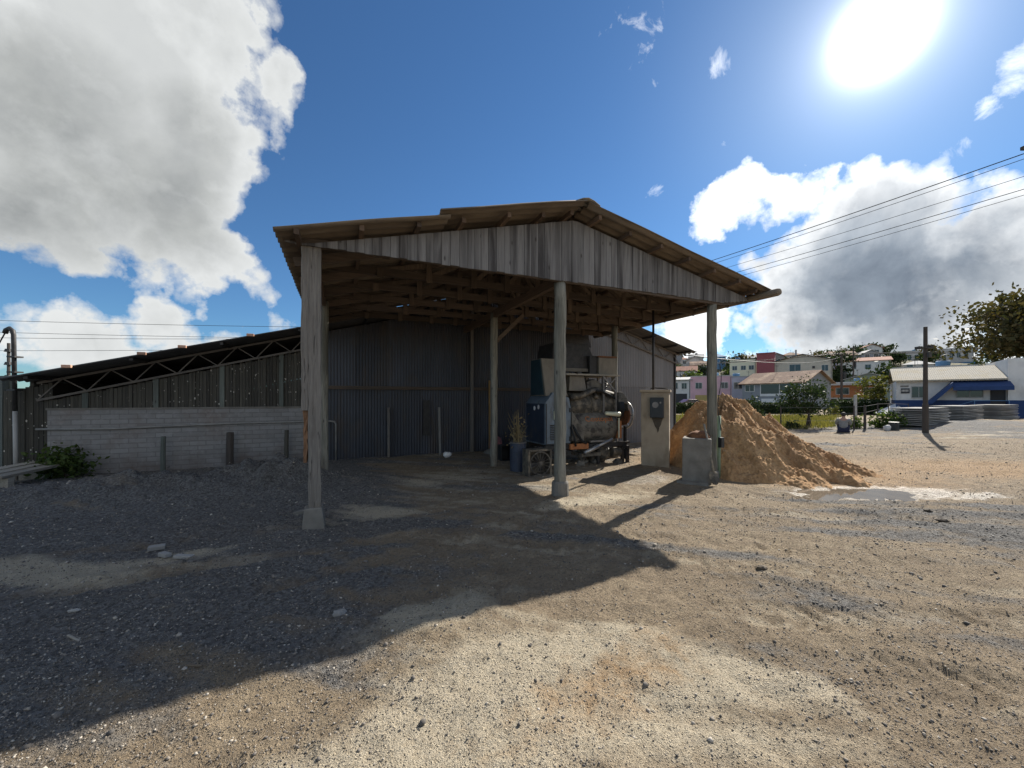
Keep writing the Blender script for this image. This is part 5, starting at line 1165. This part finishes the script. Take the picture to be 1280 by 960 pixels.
def upole(label, x, y, h, arms, group='utility poles'):
    t = thing('utility_pole', label, 'pole', (x, y, gz(x, y)), R(12), group); m = MB(); m.tube([(0, 0, -.4), (0, 0, h)], [.17, .12], 8); m.build('shaft', 'pole_dark', t)
    for i, z in enumerate(arms):
        m = MB(); m.beam((-1.2, -.1, z), (1.0, -.1, z), .1, .13); a = m.build('crossarm', 'pole_dark', t)
        for xx in (-1.1, -.6, .4, .9):
            m = MB(); m.cyl((xx, -.1, z + .06), (xx, -.1, z + .3), .05, .04, 6); m.build('insulator', 'dark_steel', a)
    m = MB(); m.cyl((.28, -.2, h * .56), (.28, -.2, h * .68), .2, n=12); m.build('transformer', 'dark_steel', t)
upole('utility pole with a crossarm and transformer right of the grey house', 47.2, 55, 8.0, (7.85,))
upole('thin far utility pole before the white apartment house', 80, 90, 11.5, (10.9,))
wire((6.4, 14.8, 3.3), (47.2, 55, 7.6), .6, .02, 'service cable running from the warehouse corner to the pole with crossarm')
for k in range(3): wire((47.2 - .8 + .8 * k, 55, 8.1), (16.2, 90, 9.5 + k * .3), 1.0, .025, ['nearest', 'middle', 'farthest'][k] + ' of three thin cables strung above the pink house', 'cables above the pink house')
for k in range(3): wire((47.2 - .8 + .8 * k, 55, 8.1), (95, 38, 8.5 + k * .5), .8, .022, ['lowest', 'middle', 'highest'][k] + ' of three thin cables strung before the big tree', 'cables before the big tree')
# hillside houses
hs_ = [(66, 150, 'white', 'tile_red', 'white house with red roof, low on the far hillside at left'), (72, 135, 'skyblue', 'skyblue', 'bright blue roofed shed on the far hillside above the pink house'), (84, 160, 'cream', 'tile_brown', 'cream house high on the far hillside left of the wine tower'),
       (61, 128, 'pale', 'stone', 'pale house half hidden on the hillside behind the white house'), (92, 148, 'lilac', 'stone', 'lilac grey tall house on the hillside beside the right front post'), (88, 130, 'brick', 'tile_red', 'brick red house on the hillside left of the cream block'),
       (124, 150, 'white', 'tile_brown', 'white house on the hillside between the beige building and the pole'), (140, 160, 'beige', 'tile_red', 'beige house under the umbrella shaped tree on the ridge'), (118, 128, 'grey', 'stone', 'grey house on the slope right of the beige building'),
       (160, 165, 'pale', 'tile_red', 'pale house on the ridge left of the long white building'), (78, 172, 'pale', 'tile_red', 'small pale house on the ridge line at left'), (104, 172, 'white', 'stone', 'small white house on the ridge line behind the cream block')]
hs_ += [(58, 118, 'white', 'tile_brown', 'small white house just above the roof of the pink house'), (50, 110, 'pale', 'tile_red', 'pale house with red roof left of the right front post on the slope'), (70, 146, 'beige', 'stone', 'flat roofed beige house in the middle of the left hillside'),
        (56, 136, 'brick', 'stone', 'brick house with a flat grey roof high on the left hillside'), (100, 138, 'pale', 'tile_brown', 'pale house with brown roof behind the beige building roof'), (112, 152, 'cream', 'tile_red', 'cream house with red roof on the ridge behind the white apartment house'),
        (88, 118, 'stone', 'tile_brown', 'stone grey house between the beige building and the crossarm pole'), (128, 138, 'white', 'tile_red', 'white house with red roof left of the long white building'), (106, 124, 'lilac', 'tile_brown', 'lilac house with brown roof over the white apartment house'), (47, 124, 'lilac', 'tile_red', 'lilac house with red roof at the warehouse corner on the hill'),
        (118, 112, 'pale', 'stone', 'pale flat house right of the white apartment house'), (64, 168, 'white', 'tile_brown', 'tiny white house with brown roof on the left ridge')]
for i, (x, y, wl_, rf, lab) in enumerate(hs_):
    g = random.Random(i); w = g.uniform(4.5, 6.5); house('hillside_house', lab, x, y, -30 + g.uniform(-12, 12), w, 6, g.uniform(2.6, 4.2), wl_, rf, g.choice(['gx', 'hip', 'gy']), [(-w / 2 + .8, 1.6, 1.3, 1.2), (.6, 1.6, 1.3, 1.2)], 1.3, group='houses on the far hillside')
# trees on the hill
protos = []
for s in range(4):
    t = thing('hillside_tree', 'dark leafy tree among the houses on the far hillside', 'tree', (0, 0, 0), 0, 'trees on the far hillside')
    C, P = clumpy(20, 24, (2.1, 2.1, 1.7), 1.4, .8, 40 + s, .15); P[:, 2] += 3.0; V, Fq, rn = leaves(P, .42)
    mesh_np('crown', V, Fq, ('leaf_dark', 'leaf_mid', 'leaf_dark', 'leaf_bronze')[s], t, rn)
    m = MB(); m.tube([(0, 0, -.5), (.05, 0, 1.3), (.1, .1, 2.6)], [.2, .16, .1], 6); m.build('trunk', 'bark', t); protos.append(t)
g = random.Random(3); k = 0; tries = 0
while k < 95 and tries < 3000:
    tries += 1; y = g.uniform(86, 190); px = g.uniform(835, 1285); x = (px - HX) / F * y
    if any(abs(x - b[0]) < 5 and -2 < y - b[1] < 5 for b in hs_) or (58 < x < 84 and 88 < y < 105) or (90 < x < 112 and 104 < y < 122) or (134 < x < 172 and 128 < y < 152): continue
    if px > 1120 and y < 150 and g.random() < .5: continue
    o = protos[k] if k < 4 else dup(protos[g.randrange(4)])
    s = g.uniform(.6, 1.15); o.location = (x, y, gz(x, y) - .6); o.scale = (s, s, s * g.uniform(.85, 1.2)); o.rotation_euler = (0, 0, g.uniform(0, 6.28)); k += 1
tree('umbrella_tree', 'big umbrella shaped tree on the ridge behind the white apartment house', (143, 152, gz(143, 152)), 9, 6, 'leaf_dark', 40, 40, .5, .4, 21, None, .3, .7)
tree('ridge_tree', 'wide flat dark tree on the ridge right of the umbrella tree', (166, 160, gz(166, 160)), 7, 6, 'leaf_dark', 34, 36, .5, .4, 25, None, .3, .7)
tree('street_tree', 'dark spreading tree above the beige building end by the crossarm pole', (86, 101, gz(86, 101)), 9.5, 4.2, 'leaf_dark', 34, 40, .34, .6, 22, None, .25, .6)

# ------------------------------------------------------------------ sky
SUNPX = (1100, 42)
sd = Vector(((SUNPX[0] - HX) / F, 1, (HY - SUNPX[1]) / F)).normalized()
el = math.asin(sd.z); az = math.atan2(sd.x, sd.y)
w = bpy.data.worlds.new('World'); scene.world = w; w.use_nodes = True
nt = NT.__new__(NT); nt.t = w.node_tree; nt.n = w.node_tree.nodes
bg = nt.n['Background']; bg.inputs['Strength'].default_value = .052
sky = nt.n.new('ShaderNodeTexSky'); sky.sky_type = 'NISHITA'; sky.sun_disc = False; sky.sun_elevation = el; sky.sun_rotation = az; sky.altitude = 300; sky.air_density = 1.0; sky.dust_density = .15; sky.ozone_density = 1.5
gen = nt.n.new('ShaderNodeTexCoord').outputs['Generated']
nv = nt.n.new('ShaderNodeVectorMath'); nv.operation = 'NORMALIZE'; nt.put(nv.inputs[0], gen); dirv = nv.outputs[0]
def dotw(v):
    n = nt.n.new('ShaderNodeVectorMath'); n.operation = 'DOT_PRODUCT'; nt.put(n.inputs[0], dirv); n.inputs[1].default_value = v; return n.outputs['Value']
def pxdir(px, py): return Vector(((px - HX) / F, 1, (HY - py) / F)).normalized()
def dot_of(vec, v):
    n = nt.n.new('ShaderNodeVectorMath'); n.operation = 'DOT_PRODUCT'; nt.put(n.inputs[0], vec); n.inputs[1].default_value = v; return n.outputs['Value']
def blobs(lst, vec=None):
    cur = None
    for px, py, r, wt in lst:
        d = pxdir(px, py); rr = r / F * (d.y ** 1.5)
        v = nt.math('SUBTRACT', wt, nt.math('MULTIPLY', nt.math('SUBTRACT', 1.0, dot_of(vec or dirv, d)), 2 / rr ** 2))
        cur = v if cur is None else nt.math('MAXIMUM', cur, v)
    return nt.math('MAXIMUM', cur, -1.0)
def voff(vec, off):
    n = nt.n.new('ShaderNodeVectorMath'); n.operation = 'ADD'; nt.put(n.inputs[0], vec); nt.put(n.inputs[1], off); return n.outputs[0]
BIG = [(40, 60, 320, 1.5), (160, 120, 200, 1.25), (80, 190, 190, 1.3), (270, 70, 130, 1), (30, 230, 170, .9), (170, 260, 140, .9), (255, 320, 95, .7), (325, 365, 60, .6), (250, 355, 70, .5),
       (50, 412, 95, .8), (130, 425, 80, .75), (205, 420, 65, .85), (290, 412, 70, .65), (345, 400, 50, .65), (-60, 420, 120, .7), (10, 395, 40, .6),
       (920, 265, 85, .65), (1000, 268, 95, .8), (1080, 268, 100, .9), (1160, 262, 95, .8), (960, 370, 130, .85), (1080, 370, 160, 1.15), (1200, 360, 160, 1.1), (1290, 340, 120, .75), (1330, 290, 100, .5), (870, 400, 110, .8), (850, 430, 80, .7), (1000, 440, 110, .9), (1200, 440, 140, .9)]
def cumulus(vec):
    wv = nt.n.new('ShaderNodeTexNoise'); nt.put(wv.inputs['Vector'], vec); wv.inputs['Scale'].default_value = 9; wv.inputs['Detail'].default_value = 6; wv.inputs['Roughness'].default_value = .6
    sc = nt.n.new('ShaderNodeVectorMath'); sc.operation = 'SCALE'; nt.put(sc.inputs[0], wv.outputs['Color']); sc.inputs['Scale'].default_value = .16
    w2 = voff(vec, sc.outputs[0])
    n = nt.noise(vec, 5.0, 10, .58, .0)
    b1 = nt.math('SUBTRACT', .55, nt.voro(w2, 8.5)); b2 = nt.math('SUBTRACT', .5, nt.voro(w2, 20))
    t = nt.math('ADD', nt.math('MULTIPLY', nt.math('SUBTRACT', n, .5), 2.3), nt.math('ADD', nt.math('MULTIPLY', b1, .75), nt.math('MULTIPLY', b2, .4)))
    return nt.math('ADD', blobs(BIG, vec), t)
wisp = blobs([(903, 82, 28, .35), (822, 243, 22, .15), (901, 184, 15, .05), (950, 182, 22, .0), (800, 60, 85, -.2), (830, 85, 45, -.1), (1280, 70, 45, .5), (1268, 105, 35, .4), (1235, 135, 30, .3), (1205, 180, 36, .2), (770, 10, 60, -.2), (10, 302, 26, .0)])
n_f = nt.noise(dirv, 17, 10, .66, .5)
def dens(b, n, amp): return nt.math('ADD', b, nt.math('MULTIPLY', nt.math('SUBTRACT', n, .5), amp))
d1 = cumulus(dirv); d1s = cumulus(voff(dirv, tuple(sd * .055)))
d2 = dens(wisp, n_f, 3.2)
al1 = nt.map(d1, .36, .66); al2 = nt.map(d2, .0, 1.1, 0, .8)
alpha = nt.math('MAXIMUM', al1, al2, True)
# unseen clouds added behind the camera; they close the sky and whiten the ambient light
sepd = nt.n.new('ShaderNodeSeparateXYZ'); nt.put(sepd.inputs[0], dirv)
back = nt.math('MULTIPLY', nt.map(nt.noise(dirv, 3.0, 9, .58, .2), .45, .57), nt.map(sepd.outputs[1], .1, -.25))
alpha = nt.math('MAXIMUM', alpha, back, True)
sdot = dotw(sd)
lit = nt.map(sdot, .55, .97)
belly = blobs([(1100, 345, 140, 1.5), (1200, 325, 110, 1.3), (1040, 395, 110, 1.1), (960, 320, 70, .8), (1150, 400, 120, 1.0), (70, 190, 160, .9), (180, 245, 120, .85), (40, 265, 120, 1.0), (240, 160, 70, .45), (1240, 420, 80, .5)])
core = nt.map(dens(belly, nt.noise(dirv, 4.5, 10, .6, .2), 2.6), -.5, 1.5)
shade = nt.map(nt.math('SUBTRACT', d1s, d1), -.35, .5, 0, 1)
CW = 11.5
c_edge = nt.mix(lit, (CW * .80, CW * .82, CW * .82), (CW * 1.75, CW * 1.75, CW * 1.72))
c_core = nt.mix(lit, (CW * .27, CW * .285, CW * .285), (CW * .24, CW * .29, CW * .36))
kk = nt.math('ADD', nt.math('MULTIPLY', core, .66), nt.math('MULTIPLY', nt.math('MULTIPLY', shade, nt.map(d1, .4, 1.1)), .34), True)
c_core = nt.mix(1, c_core, nt.ramp(nt.noise(dirv, 8, 9, .6, .2), (.32, (.72, .74, .77)), (.68, (1.4, 1.38, 1.34))), 'MULTIPLY')
ccol = nt.mix(kk, c_edge, c_core)
skyc = nt.mix(1, sky.outputs[0], (.58, .92, 1.22), 'MULTIPLY')
col = nt.mix(alpha, skyc, ccol)
# the sun itself with its aureole
def glow(p, a):
    return nt.math('MULTIPLY', nt.math('POWER', nt.math('MAXIMUM', sdot, 0.0), p), a)
gl = nt.math('ADD', nt.math('ADD', glow(1300, 50.0), glow(260, 5.5)), glow(40, 2.0))
gcol = nt.mix(gl, (0, 0, 0), (0, 0, 0)); 
vm = nt.n.new('ShaderNodeVectorMath'); vm.operation = 'SCALE'; vm.inputs[0].default_value = (1.0, .98, .93); nt.put(vm.inputs['Scale'], gl)
fin = nt.mix(1.0, col, vm.outputs[0], 'ADD')
nt.t.links.new(fin, bg.inputs['Color'])
w.cycles.sampling_method = 'MANUAL'; w.cycles.sample_map_resolution = 1024

sl = bpy.data.lights.new('sun', 'SUN'); sl.energy = 5.0; sl.angle = R(.55); sl.color = (1, .935, .83)
so = bpy.data.objects.new('sun', sl); COL.objects.link(so); so.rotation_euler = (-sd).to_track_quat('-Z', 'Y').to_euler(); so.location = (20, 20, 30)

cam = bpy.data.cameras.new('camera'); co = bpy.data.objects.new('camera', cam); COL.objects.link(co)
co.location = (0, 0, CAMZ); co.rotation_euler = (R(90), 0, 0); cam.sensor_width = 36; cam.lens = 36 * F / 1280; cam.shift_y = (HY - 480) / 1280; cam.clip_end = 3000; cam.clip_start = .05
scene.camera = co
vs_ = scene.view_settings; vs_.view_transform = 'Standard'; vs_.look = 'None'; vs_.exposure = .84; vs_.gamma = 1; vs_.use_curve_mapping = False
